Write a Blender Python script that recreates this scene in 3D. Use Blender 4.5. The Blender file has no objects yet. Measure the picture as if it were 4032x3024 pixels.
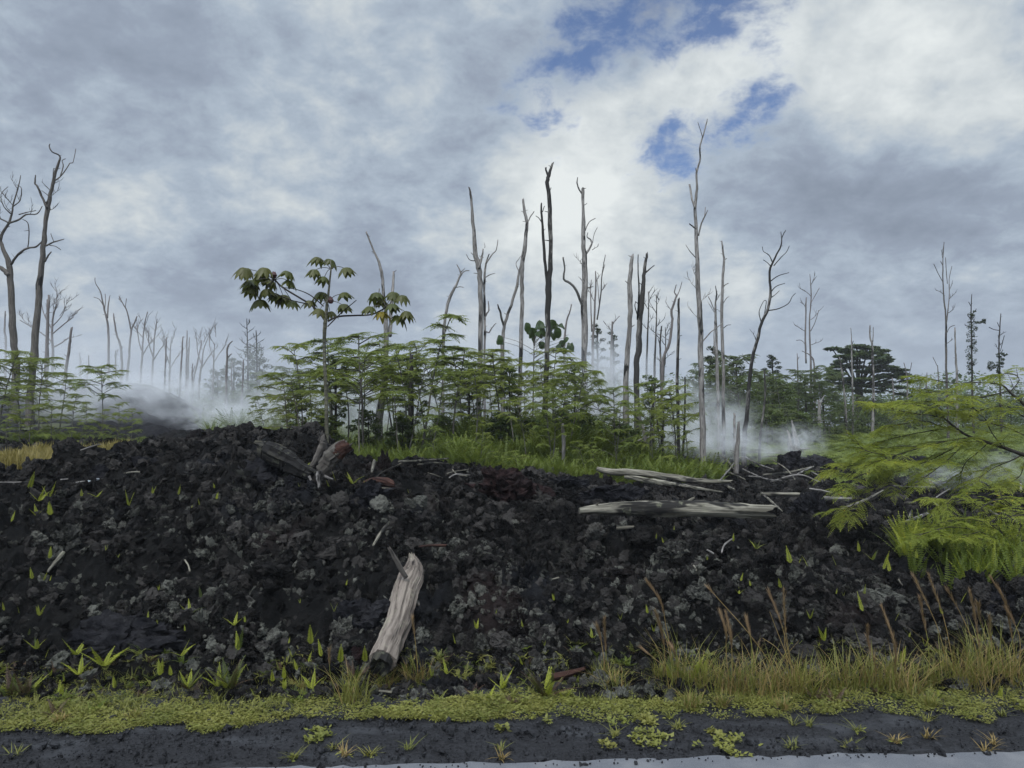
import bpy, bmesh, math, random
import numpy as np
from mathutils import Vector, Matrix, Euler

R = random.Random(11)
rng = np.random.default_rng(5)
scn = bpy.context.scene
COL = scn.collection
PI = math.pi

# ------------------------------------------------------------------ camera model
FPX, W0, H0 = 3046.0, 4032.0, 3024.0
PITCH = math.radians(3.3)
EYE = 1.6
cP, sP = math.cos(PITCH), math.sin(PITCH)

def ray(fx, fy):
    a = (fx - W0/2)/FPX; b = (H0/2 - fy)/FPX
    return Vector((a, cP - sP*b, sP + cP*b))

def at(fx, fy, Y):
    d = ray(fx, fy)
    return Vector((0, 0, EYE)) + d*(Y/d.y)

def to_px(v):
    d = Vector(v) - Vector((0, 0, EYE))
    f = d.y*cP + d.z*sP; u = -d.y*sP + d.z*cP
    return (W0/2 + FPX*d.x/f, H0/2 - FPX*u/f)

REG = {'A': (0, 500, .7837), 'B': (850, 900, .6028), 'C': (1650, 600, .7837), 'D': (2500, 400, .904),
       'E': (3050, 900, .6028), 'F': (3000, 1400, .6028), 'P': (0, 0, 1.8228),
       'G1': (0, 1700, .4521), 'G2': (1000, 1700, .4521), 'G3': (2000, 1700, .4521),
       'G4': (0, 2274, .4521), 'G5': (1000, 2274, .4521), 'G6': (2000, 2274, .4521), 'G7': (3032, 2274, .4521)}

def full(reg, x, y):
    ox, oy, s = REG[reg]
    return ox + x*s, oy + y*s

# ------------------------------------------------------------------ numpy noise
def vnoise(p, seed=0):
    p = np.asarray(p, float)
    i = np.floor(p).astype(np.int64); f = p - i
    u = f*f*f*(f*(f*6 - 15) + 10)
    def hsh(dx, dy, dz):
        n = ((i[..., 0]+dx)*73856093) ^ ((i[..., 1]+dy)*19349663) ^ ((i[..., 2]+dz)*83492791) ^ (seed*2654435)
        n = (n ^ (n >> 13))*1274126177 & 0x7fffffff
        n = (n ^ (n >> 16))*668265263 & 0x7fffffff
        return ((n ^ (n >> 15)) & 0xffff)/32767.5 - 1
    def lp(a, b, t): return a + (b - a)*t
    x0 = lp(lp(hsh(0,0,0), hsh(1,0,0), u[...,0]), lp(hsh(0,1,0), hsh(1,1,0), u[...,0]), u[...,1])
    x1 = lp(lp(hsh(0,0,1), hsh(1,0,1), u[...,0]), lp(hsh(0,1,1), hsh(1,1,1), u[...,0]), u[...,1])
    return lp(x0, x1, u[...,2])

def sstep(a, b, x):
    t = np.clip((x - a)/(b - a), 0, 1)
    return t*t*(3 - 2*t)

# ------------------------------------------------------------------ terrain
TPX = np.array([-400, 0, 270, 520, 640, 800, 1100, 1300, 1500, 1700, 1950, 2212, 2600], float)
TA = (TPX - 1106)/1671
TY = np.array([5.5, 6.5, 7.5, 8.5, 10, 12, 15, 20, 30, 45, 80, 400], float)
TZ = np.array([
 [.35, .70, .90, .99, .98, 1.0, 1.05, 1.30, 1.40, 1.3, 1.3, 2.0],
 [.35, .70, .90, .99, .98, 1.0, 1.05, 1.30, 1.40, 1.3, 1.3, 2.0],
 [.35, .75, 1.0, 1.15, 1.20, 1.14, 1.08, 1.30, 1.50, 1.3, 1.3, 2.0],
 [.35, .80, 1.15, 1.38, 1.50, 1.48, 1.40, 1.40, 1.40, 1.3, 1.3, 2.0],
 [.35, .80, 1.12, 1.33, 1.40, 1.38, 1.25, 1.20, 1.20, 1.2, 1.3, 2.0],
 [.35, .74, .97, 1.05, 1.05, 0.93, 0.82, 0.78, 1.00, 1.2, 1.3, 2.0],
 [.35, .70, .88, 0.86, 0.82, 0.72, 0.66, 0.62, 0.92, 1.2, 1.3, 2.0],
 [.35, .64, .78, 0.76, 0.70, 0.62, 0.58, 0.58, 0.90, 1.2, 1.3, 2.0],
 [.32, .58, .70, 0.65, 0.62, 0.56, 0.52, 0.60, 0.90, 1.2, 1.4, 2.0],
 [.30, .48, .52, 0.48, 0.48, 0.54, 0.56, 0.62, 0.95, 1.3, 1.5, 2.0],
 [.35, .42, .36, 0.34, 0.33, 0.40, 0.46, 0.62, 1.00, 1.35, 1.5, 2.0],
 [.46, .36, .28, 0.30, 0.32, 0.38, 0.45, 0.60, 1.00, 1.35, 1.5, 2.0],
 [.46, .36, .28, 0.30, 0.32, 0.38, 0.45, 0.60, 1.00, 1.35, 1.5, 2.0]])

def road_edge(x): return 3.79 + .055*x
def grass_edge(x): return 4.42 + .045*x
def foot(x): return 4.93 + .05*x

def h_base(x, y):
    x = np.asarray(x, float); y = np.asarray(y, float)
    yy = np.clip(y, 5.0, 399.9)
    a = np.clip(x/np.maximum(yy, 1e-3), TA[0], TA[-1] - 1e-6)
    ia = np.clip(np.searchsorted(TA, a, 'right') - 1, 0, len(TA)-2)
    ta = (a - TA[ia])/(TA[ia+1] - TA[ia]); ta = ta*ta*(3 - 2*ta)
    ly = np.log(np.clip(yy, TY[0], TY[-1] - 1e-3)); LY = np.log(TY)
    iy = np.clip(np.searchsorted(LY, ly, 'right') - 1, 0, len(TY)-2)
    ty = (ly - LY[iy])/(LY[iy+1] - LY[iy])
    z = (TZ[ia, iy]*(1-ta) + TZ[ia+1, iy]*ta)*(1-ty) + (TZ[ia, iy+1]*(1-ta) + TZ[ia+1, iy+1]*ta)*ty
    s = np.clip((y - foot(x))/(5.6 + .05*x - foot(x)), 0, 1)
    z = np.where(y < 5.6 + .05*x, z*s**.85, z)
    # steaming lava mound far left
    def gs(cx, cy, sx, sy, hh): return hh*np.exp(-((x-cx)/sx)**2 - ((y-cy)/sy)**2)
    z = z + .58*np.exp(-((x/np.maximum(y, 1) - .02)/.16)**2 - ((y - 17.5)/3.6)**2)
    z = z + gs(-13.9, 29, 2.2, 4, 1.30) + gs(-17.5, 30, 3.0, 4, 1.35)
    return z

def h(x, y):
    x = np.asarray(x, float); y = np.asarray(y, float)
    z = h_base(x, y)
    lava = sstep(0, .5, y - foot(x) + .1)
    P = np.stack([x, y, np.zeros_like(x)], -1)
    far = np.clip(y/9, 1, 3.0)
    flat = 1 - .65*sstep(.22, .34, x/np.maximum(y, 1))*sstep(7.5, 8.5, y)*(1 - sstep(12, 15, y))
    n = (.13*vnoise(P*1.1, 1) + (.22*(np.abs(vnoise(P*1.9 + .4, 2)) - .28) + .15*(np.abs(vnoise(P*4.6, 3)) - .28))*(1 - .3*sstep(9, 14, y)))*flat + .055*(np.abs(vnoise(P*11, 4)) - .28) + .03*vnoise(P*24, 5)
    z = z + lava*n
    sh = (1 - lava)*(.012*vnoise(P*3, 6) + .006*vnoise(P*11, 7) + .004*vnoise(P*40, 8))
    z = z + sh
    z = np.where(y < road_edge(x) + .02, -.03, z)
    return z

def hz(x, y): return float(h(np.array([x]), np.array([y]))[0])

YS = np.concatenate([np.arange(3.3, 14, .012), np.arange(14, 60, .05)])
def ground(fx, fy, ymax=60, lift=0.):
    d = ray(fx, fy)
    x = d.x/d.y*YS; zr = EYE + d.z/d.y*YS
    below = np.nonzero((zr < h(x, YS) + lift*np.clip((YS-5)/3, 0, 1.6)) & (YS < ymax))[0]
    i = below[0] if len(below) else len(YS)-1
    if not len(below):
        i = int(np.argmin(np.abs(zr - h(x, YS)) + (YS > ymax)*99))
    return Vector((x[i], YS[i], float(h(x[i:i+1], YS[i:i+1])[0])))

# ------------------------------------------------------------------ object helpers
def tag(o, label=None, cat=None, group=None, kind=None):
    if label: o['label'] = label
    if cat: o['category'] = cat
    if group: o['group'] = group
    if kind: o['kind'] = kind
    return o

def thing(name, label, cat, loc, group=None, rot=(0, 0, 0)):
    o = bpy.data.objects.new(name, None); COL.objects.link(o)
    o.empty_display_size = .1
    o.location = loc; o.rotation_euler = rot
    return tag(o, label, cat, group)

class MB:
    """mesh builder: verts, faces and a per-vertex grain coordinate"""
    def __init__(s): s.v = []; s.f = []; s.g = []
    def add(s, v, f, g=None):
        b = len(s.v)
        s.v += [tuple(q) for q in v]
        s.f += [tuple(b + k for k in q) for q in f]
        s.g += [tuple(q) for q in (g if g is not None else v)]
    def mesh(s, name, mat, origin=None, smooth=False):
        me = bpy.data.meshes.new(name)
        v = s.v
        if origin is not None:
            o = origin; v = [(q[0]-o[0], q[1]-o[1], q[2]-o[2]) for q in v]
        me.from_pydata(v, [], s.f)
        at_ = me.attributes.new('grain', 'FLOAT_VECTOR', 'POINT')
        at_.data.foreach_set('vector', np.array(s.g, np.float32).ravel())
        if mat is not None: me.materials.append(mat)
        if smooth: me.polygons.foreach_set('use_smooth', [True]*len(me.polygons))
        me.update()
        return me
    def build(s, name, mat, parent=None, origin=None, smooth=False):
        if parent is not None and origin is None: origin = tuple(parent.location)
        return link(name, s.mesh(name, mat, origin, smooth), parent)

def link(name, me, parent=None, loc=None, rot=None, scale=None):
    o = bpy.data.objects.new(name, me); COL.objects.link(o)
    if parent is not None: o.parent = parent
    if loc is not None: o.location = loc
    if rot is not None: o.rotation_euler = rot
    if scale is not None: o.scale = scale if hasattr(scale, '__len__') else (scale,)*3
    return o

def catmull(pts, rad, n):
    P = [Vector(p) for p in pts]; out = []; ro = []
    for i in range(len(P)-1):
        p0 = P[max(i-1, 0)]; p1 = P[i]; p2 = P[i+1]; p3 = P[min(i+2, len(P)-1)]
        for k in range(n):
            t = k/n
            q = .5*((2*p1) + (p2-p0)*t + (2*p0-5*p1+4*p2-p3)*t*t + (3*p1-p0-3*p2+p3)*t**3)
            out.append(q); ro.append(rad[i]*(1-t) + rad[i+1]*t)
    out.append(P[-1]); ro.append(rad[-1])
    return out, ro

def sweep(mb, pts, rad, ns=7, sub=4, wob=.12, rough=.12, jag=1.0, seed=None, flare=0):
    rr = random.Random(seed if seed is not None else R.random())
    pts, rad = catmull(pts, rad, sub) if sub > 1 else ([Vector(p) for p in pts], list(rad))
    n = len(pts)
    for i in range(1, n-1):
        r = rad[i]
        pts[i] = pts[i] + Vector((rr.uniform(-1, 1), rr.uniform(-1, 1), 0))*r*wob
    T0 = (pts[1]-pts[0]).normalized()
    up = Vector((0, 0, 1)) if abs(T0.z) < .8 else Vector((1, 0, 0))
    N = T0.cross(up).normalized()
    v = []; g = []; f = []; s = 0
    off = rr.uniform(0, 50)
    ph0 = rr.uniform(0, 6.28)
    ths = np.arange(ns)*2*PI/ns; ct, st_ = np.cos(ths), np.sin(ths)
    S = [0.]
    for i in range(1, n): S.append(S[-1] + (pts[i]-pts[i-1]).length)
    rm = max(sum(rad)/n, 1e-4)
    Sg = np.array(S)[:, None]/rm
    q3 = np.stack(np.broadcast_arrays(ct[None]*1.1 + off, st_[None]*1.1, Sg*.16), -1)
    q4 = np.stack(np.broadcast_arrays(ct[None]*3.2 + off, st_[None]*3.2, Sg*.22), -1)
    q5 = np.stack(np.broadcast_arrays(ct[None]*6.5 + off, st_[None]*6.5, Sg*.35), -1)
    RK = 1 + rough*(1.1*vnoise(q3, 3) + 1.0*vnoise(q4, 4) + (.8*vnoise(q5, 5) if ns > 9 else 0))
    jg = 1.2*vnoise(np.stack([ct*1.2 + off, st_*1.2, 0*ct], -1), 8) + .8*vnoise(np.stack([ct*4 + off, st_*4, 0*ct], -1), 9)
    for i in range(n):
        T = (pts[min(i+1, n-1)] - pts[max(i-1, 0)])
        T = T.normalized() if T.length > 1e-9 else T0
        N = (N - T*N.dot(T)).normalized(); B = T.cross(N)
        r = rad[i]; s = S[i]
        for k in range(ns):
            th = 2*PI*k/ns
            rk = r*RK[i, k]
            if flare and i < 3: rk *= 1 + flare*(3-i)/3*(.6+.5*math.sin(3*th+ph0))
            q = pts[i] + (N*ct[k] + B*st_[k])*rk
            if i == n-1: q = q + T*r*jag*(.6 + jg[k])
            v.append(q); g.append((r*ct[k]+off, r*st_[k], s))
    for i in range(n-1):
        for k in range(ns):
            a = i*ns + k; b = i*ns + (k+1) % ns
            f.append((a, b, b+ns, a+ns))
    v.append(pts[0]); g.append((off, 0, 0)); c0 = len(v)-1
    v.append(pts[-1] - (pts[-1]-pts[-2]).normalized()*rad[-1]*.4); g.append((off, 0, s)); c1 = len(v)-1
    for k in range(ns):
        f.append((c0, (k+1) % ns, k)); f.append((c1, (n-1)*ns+k, (n-1)*ns+(k+1) % ns))
    mb.add(v, f, g)

# ------------------------------------------------------------------ materials
class NT:
    def __init__(s, tree): s.t = tree; s.n = tree.nodes; s.l = tree.links
    def new(s, ty, ins=None, **kw):
        nd = s.n.new(ty)
        for k, v in kw.items(): setattr(nd, k, v)
        for k, v in (ins or {}).items(): s.set(nd, k, v)
        return nd
    def set(s, nd, k, v):
        sock = nd.inputs[k]
        if isinstance(v, bpy.types.NodeSocket): s.l.new(v, sock)
        elif isinstance(v, bpy.types.Node): s.l.new(v.outputs[0], sock)
        else: sock.default_value = v
    def m(s, op, a, b=0., c=None, clamp=False):
        nd = s.n.new('ShaderNodeMath'); nd.operation = op; nd.use_clamp = clamp
        s.set(nd, 0, a); s.set(nd, 1, b)
        if c is not None: s.set(nd, 2, c)
        return nd.outputs[0]
    def vm(s, op, a, b=None):
        nd = s.n.new('ShaderNodeVectorMath'); nd.operation = op
        s.set(nd, 0, a)
        if b is not None: s.set(nd, 1, b)
        return nd
    def mr(s, x, a, b, c=0., d=1., smooth=True):
        nd = s.n.new('ShaderNodeMapRange')
        nd.interpolation_type = 'SMOOTHSTEP' if smooth else 'LINEAR'
        for k, v in zip((0, 1, 2, 3, 4), (x, a, b, c, d)): s.set(nd, k, v)
        return nd.outputs[0]
    def mix(s, f, a, b, blend='MIX'):
        nd = s.n.new('ShaderNodeMix'); nd.data_type = 'RGBA'; nd.blend_type = blend
        s.set(nd, 0, f)
        for k, v in ((6, a), (7, b)):
            if isinstance(v, tuple) and len(v) == 3: v = v + (1,)
            s.set(nd, k, v)
        return nd.outputs[2]
    def noise(s, vec, scale, detail=4, rough=.55, dist=0):
        nd = s.n.new('ShaderNodeTexNoise')
        s.set(nd, 'Vector', vec); nd.inputs['Scale'].default_value = scale
        nd.inputs['Detail'].default_value = detail; nd.inputs['Roughness'].default_value = rough
        nd.inputs['Distortion'].default_value = dist
        return nd.outputs[0]
    def scale(s, vec, v): return s.vm('MULTIPLY', vec, v).outputs[0]

def newmat(name):
    m = bpy.data.materials.new(name); m.use_nodes = True
    t = NT(m.node_tree); t.n.clear()
    out = t.new('ShaderNodeOutputMaterial')
    return m, t, out

def lava_mat(name, dark=(.0045, .0045, .005), mid=(.036, .034, .033), lich=(.18, .182, .15), amt=1.0, red=.6, obj_var=True):
    m, t, out = newmat(name)
    pos = t.new('ShaderNodeNewGeometry').outputs['Position']
    rnd = t.new('ShaderNodeObjectInfo').outputs['Random']
    y = t.new('ShaderNodeSeparateXYZ', {0: pos})
    n1 = t.noise(pos, 9, 6, .65)
    c = t.mix(t.mr(n1, .40, .70), dark, mid)
    nr = t.noise(pos, .9, 3)
    c = t.mix(t.m('MULTIPLY', t.mr(nr, .58, .75), red), c, (.022, .0145, .0135))
    nb = t.noise(t.vm('ADD', pos, (7, 3, 1)).outputs[0], 1.3, 3)
    c = t.mix(t.m('MULTIPLY', t.mr(nb, .55, .75), .3), c, (.018, .020, .026))
    patch = t.m('ADD', t.noise(pos, 1.6, 3), t.mr(y.outputs[1], 5, 8.0, .16, -.16, False))
    fine = t.noise(pos, 34, 6, .75)
    if obj_var:
        c = t.mix(t.mr(rnd, .55, 1.0, 0, .65, False), c, (.066, .060, .055))
        tone = t.mr(t.m('FRACT', t.m('MULTIPLY', rnd, 17.3)), .35, 1.0, -.12, .40, False)
        li = t.m('MULTIPLY', t.mr(patch, .38, .60), t.mr(t.m('ADD', fine, tone), .66, .90))
    else:
        li = t.m('MULTIPLY', t.mr(patch, .40, .62), t.mr(fine, .58, .75))
    li = t.m('MULTIPLY', li, amt, clamp=True)
    lc = t.mix(t.noise(pos, 40, 3, .7), lich, (.10, .098, .085))
    c = t.mix(li, c, lc)
    bmp = t.new('ShaderNodeBump', {'Height': t.m('ADD', t.noise(pos, 60, 5, .7), t.m('MULTIPLY', t.noise(pos, 18, 4, .6), 2.0)), 'Strength': .8, 'Distance': .018})
    b = t.new('ShaderNodeBsdfPrincipled', {'Base Color': c, 'Roughness': .82, 'Normal': bmp.outputs[0]})
    b.inputs['Specular IOR Level'].default_value = .08
    t.l.new(b.outputs[0], out.inputs[0])
    return m

def wood_mat(name, light=(.30, .28, .25), mid=(.16, .145, .125), dark=(.035, .030, .028), char=0., lichen=0., scl=1.0, rings=0.):
    m, t, out = newmat(name)
    g = t.new('ShaderNodeAttribute', attribute_name='grain').outputs['Vector']
    rnd = t.new('ShaderNodeObjectInfo').outputs['Random']
    gs = t.scale(g, (1, 1, .10))
    n1 = t.noise(gs, 46*scl, 5, .65)
    n2 = t.noise(t.scale(g, (1, 1, .35)), 9*scl, 4, .6)
    c = t.mix(t.mr(n1, .34, .62), mid, light)
    c = t.mix(t.mr(n2, .47, .62, 0, .85), c, mid)
    crack = t.noise(t.scale(g, (1, 1, .05)), 70*scl, 3, .6)
    c = t.mix(t.mr(crack, .57, .66, 0, .9), c, dark)
    if char > 0:
        nc = t.noise(t.scale(g, (1, 1, .3)), 3.2, 4, .7)
        c = t.mix(t.mr(nc, .62-.24*char, .68-.24*char), c, (.012, .011, .011))
    if rings:
        zz = t.new('ShaderNodeSeparateXYZ', {0: g}).outputs[2]
        wv = t.m('SINE', t.m('ADD', t.m('MULTIPLY', zz, rings), t.m('MULTIPLY', t.noise(g, 8, 2), 3)))
        c = t.mix(t.mr(wv, .2, .9, 0, .75), c, dark)
    if lichen > 0:
        nl = t.noise(g, 16*scl, 5, .7)
        c = t.mix(t.mr(nl, .56, .66, 0, lichen), c, (.30, .30, .20))
    c = t.mix(t.m('MULTIPLY', rnd, .35), c, mid)
    bmp = t.new('ShaderNodeBump', {'Height': t.m('ADD', n1, crack), 'Strength': .7, 'Distance': .012})
    b = t.new('ShaderNodeBsdfPrincipled', {'Base Color': c, 'Roughness': .85, 'Normal': bmp.outputs[0]})
    b.inputs['Specular IOR Level'].default_value = .2
    t.l.new(b.outputs[0], out.inputs[0])
    return m

def leaf_mat(name, ca, cb, cc=None, trans=.35, scale=3.0, rough=.5, var=.6, rare=None):
    m, t, out = newmat(name)
    pos = t.new('ShaderNodeNewGeometry')
    rnd = t.new('ShaderNodeObjectInfo').outputs['Random']
    isl = pos.outputs['Random Per Island']
    n = t.noise(pos.outputs['Position'], scale, 3)
    f = t.m('ADD', t.m('MULTIPLY', t.mr(n, .3, .7), .6), t.m('MULTIPLY', isl, .4))
    c = t.mix(f, ca, cb)
    if cc: c = t.mix(t.m('MULTIPLY', rnd, var), c, cc)
    if rare: c = t.mix(t.mr(isl, 1-rare[0], 1-rare[0]+.005), c, rare[1])
    d = t.new('ShaderNodeBsdfPrincipled', {'Base Color': c, 'Roughness': rough})
    d.inputs['Specular IOR Level'].default_value = .3
    tr = t.new('ShaderNodeBsdfTranslucent', {0: t.mix(.25, c, (.20, .24, .03))})
    mx = t.new('ShaderNodeMixShader', {0: trans, 1: d.outputs[0], 2: tr.outputs[0]})
    t.l.new(mx.outputs[0], out.inputs[0])
    return m

M = {}
M['lava'] = lava_mat('lava', dark=(.003, .003, .003), mid=(.010, .0095, .009), amt=.25, obj_var=False)  # ground coloured blacker than the rocks, to deepen shade in the gaps
M['rock'] = lava_mat('lava_rock_surface', dark=(.0028, .0027, .0027), mid=(.022, .020, .019), amt=.70)
M['rock_pale'] = lava_mat('lichen_rock_surface', dark=(.012, .012, .011), mid=(.05, .048, .043), lich=(.14, .14, .118), amt=.8, red=.1)
M['rock_red'] = lava_mat('red_lava_surface', dark=(.010, .006, .006), mid=(.034, .019, .018), amt=.10, red=1, obj_var=False)
M['rock_black'] = lava_mat('black_lava_surface', dark=(.008, .008, .010), mid=(.024, .023, .025), amt=.25, red=.2, obj_var=False)
M['wood'] = wood_mat('grey_deadwood', (.30, .28, .26), (.135, .123, .112), (.03, .027, .025), char=.35)
M['wood_char'] = wood_mat('charred_deadwood', (.22, .205, .185), (.10, .092, .082), (.022, .02, .019), char=.85)
M['wood_dark'] = wood_mat('brown_deadwood', (.13, .115, .10), (.075, .066, .058), (.02, .018, .016), char=.2)
M['wood_far'] = wood_mat('far_deadwood', (.19, .17, .16), (.12, .105, .10), (.05, .045, .042))
M['log'] = wood_mat('weathered_log_wood', (.225, .19, .158), (.085, .068, .057), (.016, .013, .012), char=.3, lichen=.25, scl=.75)
M['log_flat'] = wood_mat('long_log_wood', (.26, .24, .19), (.085, .077, .06), (.014, .012, .011), char=.42, lichen=.3, scl=.55)
M['log_grey'] = wood_mat('split_grey_wood', (.10, .09, .078), (.048, .042, .036), (.018, .016, .014), lichen=.2, scl=.8)
M['log_moss'] = wood_mat('mossy_log_wood', (.075, .07, .05), (.025, .023, .018), (.008, .008, .007), char=.9, lichen=.25, scl=.8)
M['log_red'] = wood_mat('rotten_red_wood', (.065, .030, .021), (.028, .013, .010), (.010, .007, .007), scl=1)
M['bark'] = wood_mat('sapling_bark', (.15, .14, .12), (.055, .05, .042), (.02, .018, .016), lichen=.3)
M['bark_dark'] = wood_mat('dark_bark', (.05, .043, .037), (.025, .021, .018), (.01, .009, .008))
M['cec_bark'] = wood_mat('banded_pale_bark', (.19, .185, .13), (.075, .072, .05), (.05, .045, .035), lichen=.5, rings=95)
M['fern'] = leaf_mat('fern_green', (.24, .27, .025), (.40, .42, .05), (.16, .19, .02), .4, 6)
M['fern_dark'] = leaf_mat('fern_dark', (.05, .075, .015), (.09, .12, .025), (.07, .06, .02), .35, 6)
M['fern_brown'] = leaf_mat('fern_brown', (.045, .025, .015), (.09, .05, .025), (.03, .018, .012), .2, 8)
M['fern_bed'] = leaf_mat('fern_bed_green', (.042, .074, .013), (.125, .165, .024), (.18, .20, .03), .4, 1.2)
M['field'] = leaf_mat('fern_field_green', (.12, .16, .034), (.26, .30, .065), (.09, .125, .03), .4, .8)
M['sap'] = leaf_mat('sapling_leaf', (.068, .105, .018), (.185, .225, .038), (.20, .225, .036), .4, 1.5, var=.7)
M['sap_far'] = leaf_mat('far_sapling_leaf', (.060, .085, .025), (.11, .13, .035), (.05, .075, .03), .35, .8)
M['dark_leaf'] = leaf_mat('dark_tree_leaf', (.022, .036, .018), (.045, .062, .026), (.03, .045, .02), .25, .8)
M['umb_leaf'] = leaf_mat('umbrella_tree_leaf', (.048, .080, .034), (.10, .135, .048), None, .25, .5)
M['mid_tree'] = leaf_mat('mid_tree_leaf', (.050, .080, .020), (.125, .165, .036), (.07, .10, .02), .3, 1.0)
M['shrub'] = leaf_mat('shrub_leaf', (.035, .062, .014), (.075, .11, .022), (.06, .085, .018), .3, 2.0)
M['cec'] = leaf_mat('palmate_leaf', (.050, .065, .014), (.095, .105, .020), (.12, .10, .02), .35, 3, .4, var=.4)
M['cec_yellow'] = leaf_mat('yellow_palmate_leaf', (.22, .17, .02), (.30, .24, .03), None, .35, 3)
M['round_leaf'] = leaf_mat('round_leaf', (.022, .045, .015), (.045, .075, .020), None, .3, 3, .4)
M['branch_leaf'] = leaf_mat('feathery_leaf', (.17, .21, .024), (.34, .36, .05), (.13, .17, .02), .45, 3, var=.4, rare=(.010, (.55, .36, .02)))
M['verge'] = leaf_mat('verge_weed_leaf', (.115, .14, .028), (.28, .285, .065), (.22, .19, .055), .35, 4)
M['grass'] = leaf_mat('grass_blade', (.16, .17, .035), (.26, .235, .06), (.11, .13, .03), .35, 5)
M['straw'] = leaf_mat('dry_grass_blade', (.25, .17, .06), (.36, .25, .10), (.20, .15, .05), .3, 5)
M['plume'] = leaf_mat('seed_plume', (.22, .14, .075), (.36, .25, .14), (.20, .12, .07), .35, 9)
M['dry_field'] = leaf_mat('dry_grass_field', (.22, .17, .05), (.33, .26, .08), (.17, .15, .05), .3, 2)

def simple_mat(name, col, rough=.6, col2=None, sc=20, bump=0, spec=.4):
    m, t, out = newmat(name)
    pos = t.new('ShaderNodeNewGeometry').outputs['Position']
    n = t.noise(pos, sc, 5, .65)
    c = t.mix(t.mr(n, .3, .7), col, col2 or col)
    b = t.new('ShaderNodeBsdfPrincipled', {'Base Color': c, 'Roughness': rough})
    b.inputs['Specular IOR Level'].default_value = spec
    if bump:
        bm_ = t.new('ShaderNodeBump', {'Height': n, 'Strength': .8, 'Distance': bump})
        t.l.new(bm_.outputs[0], b.inputs['Normal'])
    t.l.new(b.outputs[0], out.inputs[0])
    return m
M['panel'] = simple_mat('white_metal', (.50, .52, .56), .35, (.40, .42, .46), 6)
M['bud'] = simple_mat('dark_red_bud', (.06, .015, .012), .6, (.03, .01, .01), 30)
M['soil'] = simple_mat('forest_soil', (.030, .034, .016), .95, (.055, .060, .025), 3, .02)
M['clay'] = simple_mat('orange_clay', (.30, .15, .05), .9, (.22, .12, .05), 3)

# asphalt and cinder shoulder
m, t, out = newmat('asphalt')
pos = t.new('ShaderNodeNewGeometry').outputs['Position']
n1 = t.noise(pos, 160, 3, .7); n2 = t.noise(pos, 4, 4, .6)
c = t.mix(t.mr(n1, .3, .7), (.07, .075, .085), (.15, .155, .17))
c = t.mix(t.mr(n2, .4, .7, 0, .6), c, (.19, .19, .195))
n3 = t.noise(pos, 420, 2, .7); c = t.mix(t.mr(n3, .58, .70, 0, .8), c, (.035, .035, .038))
bp = t.new('ShaderNodeBump', {'Height': n1, 'Strength': .5, 'Distance': .004})
b = t.new('ShaderNodeBsdfPrincipled', {'Base Color': c, 'Roughness': .55, 'Normal': bp.outputs[0]})
t.l.new(b.outputs[0], out.inputs[0]); M['asphalt'] = m

m, t, out = newmat('cinder')
pos = t.new('ShaderNodeNewGeometry').outputs['Position']
n1 = t.noise(pos, 70, 5, .75); n2 = t.noise(t.scale(pos, (1, 3, 1)), 1.6, 4, .6); n3 = t.noise(pos, 240, 2)
c = t.mix(t.mr(n1, .32, .68), (.010, .010, .011), (.040, .040, .044))
c = t.mix(t.mr(n2, .52, .68, 0, .7), c, (.064, .066, .072))
bp = t.new('ShaderNodeBump', {'Height': t.m('ADD', n1, t.m('MULTIPLY', n3, .4)), 'Strength': .9, 'Distance': .014})
b = t.new('ShaderNodeBsdfPrincipled', {'Base Color': c, 'Roughness': .7, 'Normal': bp.outputs[0]})
b.inputs['Specular IOR Level'].default_value = .15
t.l.new(b.outputs[0], out.inputs[0]); M['cinder'] = m

# ------------------------------------------------------------------ ground sheets
def grid_mesh(name, X, Y, Z, mat, split=None, mat2=None):
    ny, nx = X.shape
    co = np.stack([X, Y, Z], -1).reshape(-1, 3).astype(np.float32)
    idx = np.arange(nx*ny).reshape(ny, nx)
    q = np.stack([idx[:-1, :-1], idx[:-1, 1:], idx[1:, 1:], idx[1:, :-1]], -1).reshape(-1, 4)
    me = bpy.data.meshes.new(name)
    me.vertices.add(len(co)); me.vertices.foreach_set('co', co.ravel())
    me.loops.add(q.size); me.loops.foreach_set('vertex_index', q.ravel().astype(np.int32))
    me.polygons.add(len(q)); me.polygons.foreach_set('loop_start', np.arange(0, q.size, 4, dtype=np.int32))
    me.materials.append(mat)
    me.update(calc_edges=True); me.validate()
    return me

av = np.linspace(-1.15, 1.15, 900)
yv = np.exp(np.arange(math.log(4.55), math.log(24.2), .0034))
A_, Y_ = np.meshgrid(av, yv)
X_ = A_*Y_; Y2 = Y_ + .047*X_*np.exp(-(Y_-4.55)/2)
Z_ = h(X_, Y2)
tm_ = grid_mesh('lava_terrain', X_, Y2, Z_, M['lava']); tm_.polygons.foreach_set('use_smooth', [True]*len(tm_.polygons))
o = link('lava_terrain', tm_); tag(o, 'rough black lava flow banked up along the road', kind='structure')
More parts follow.
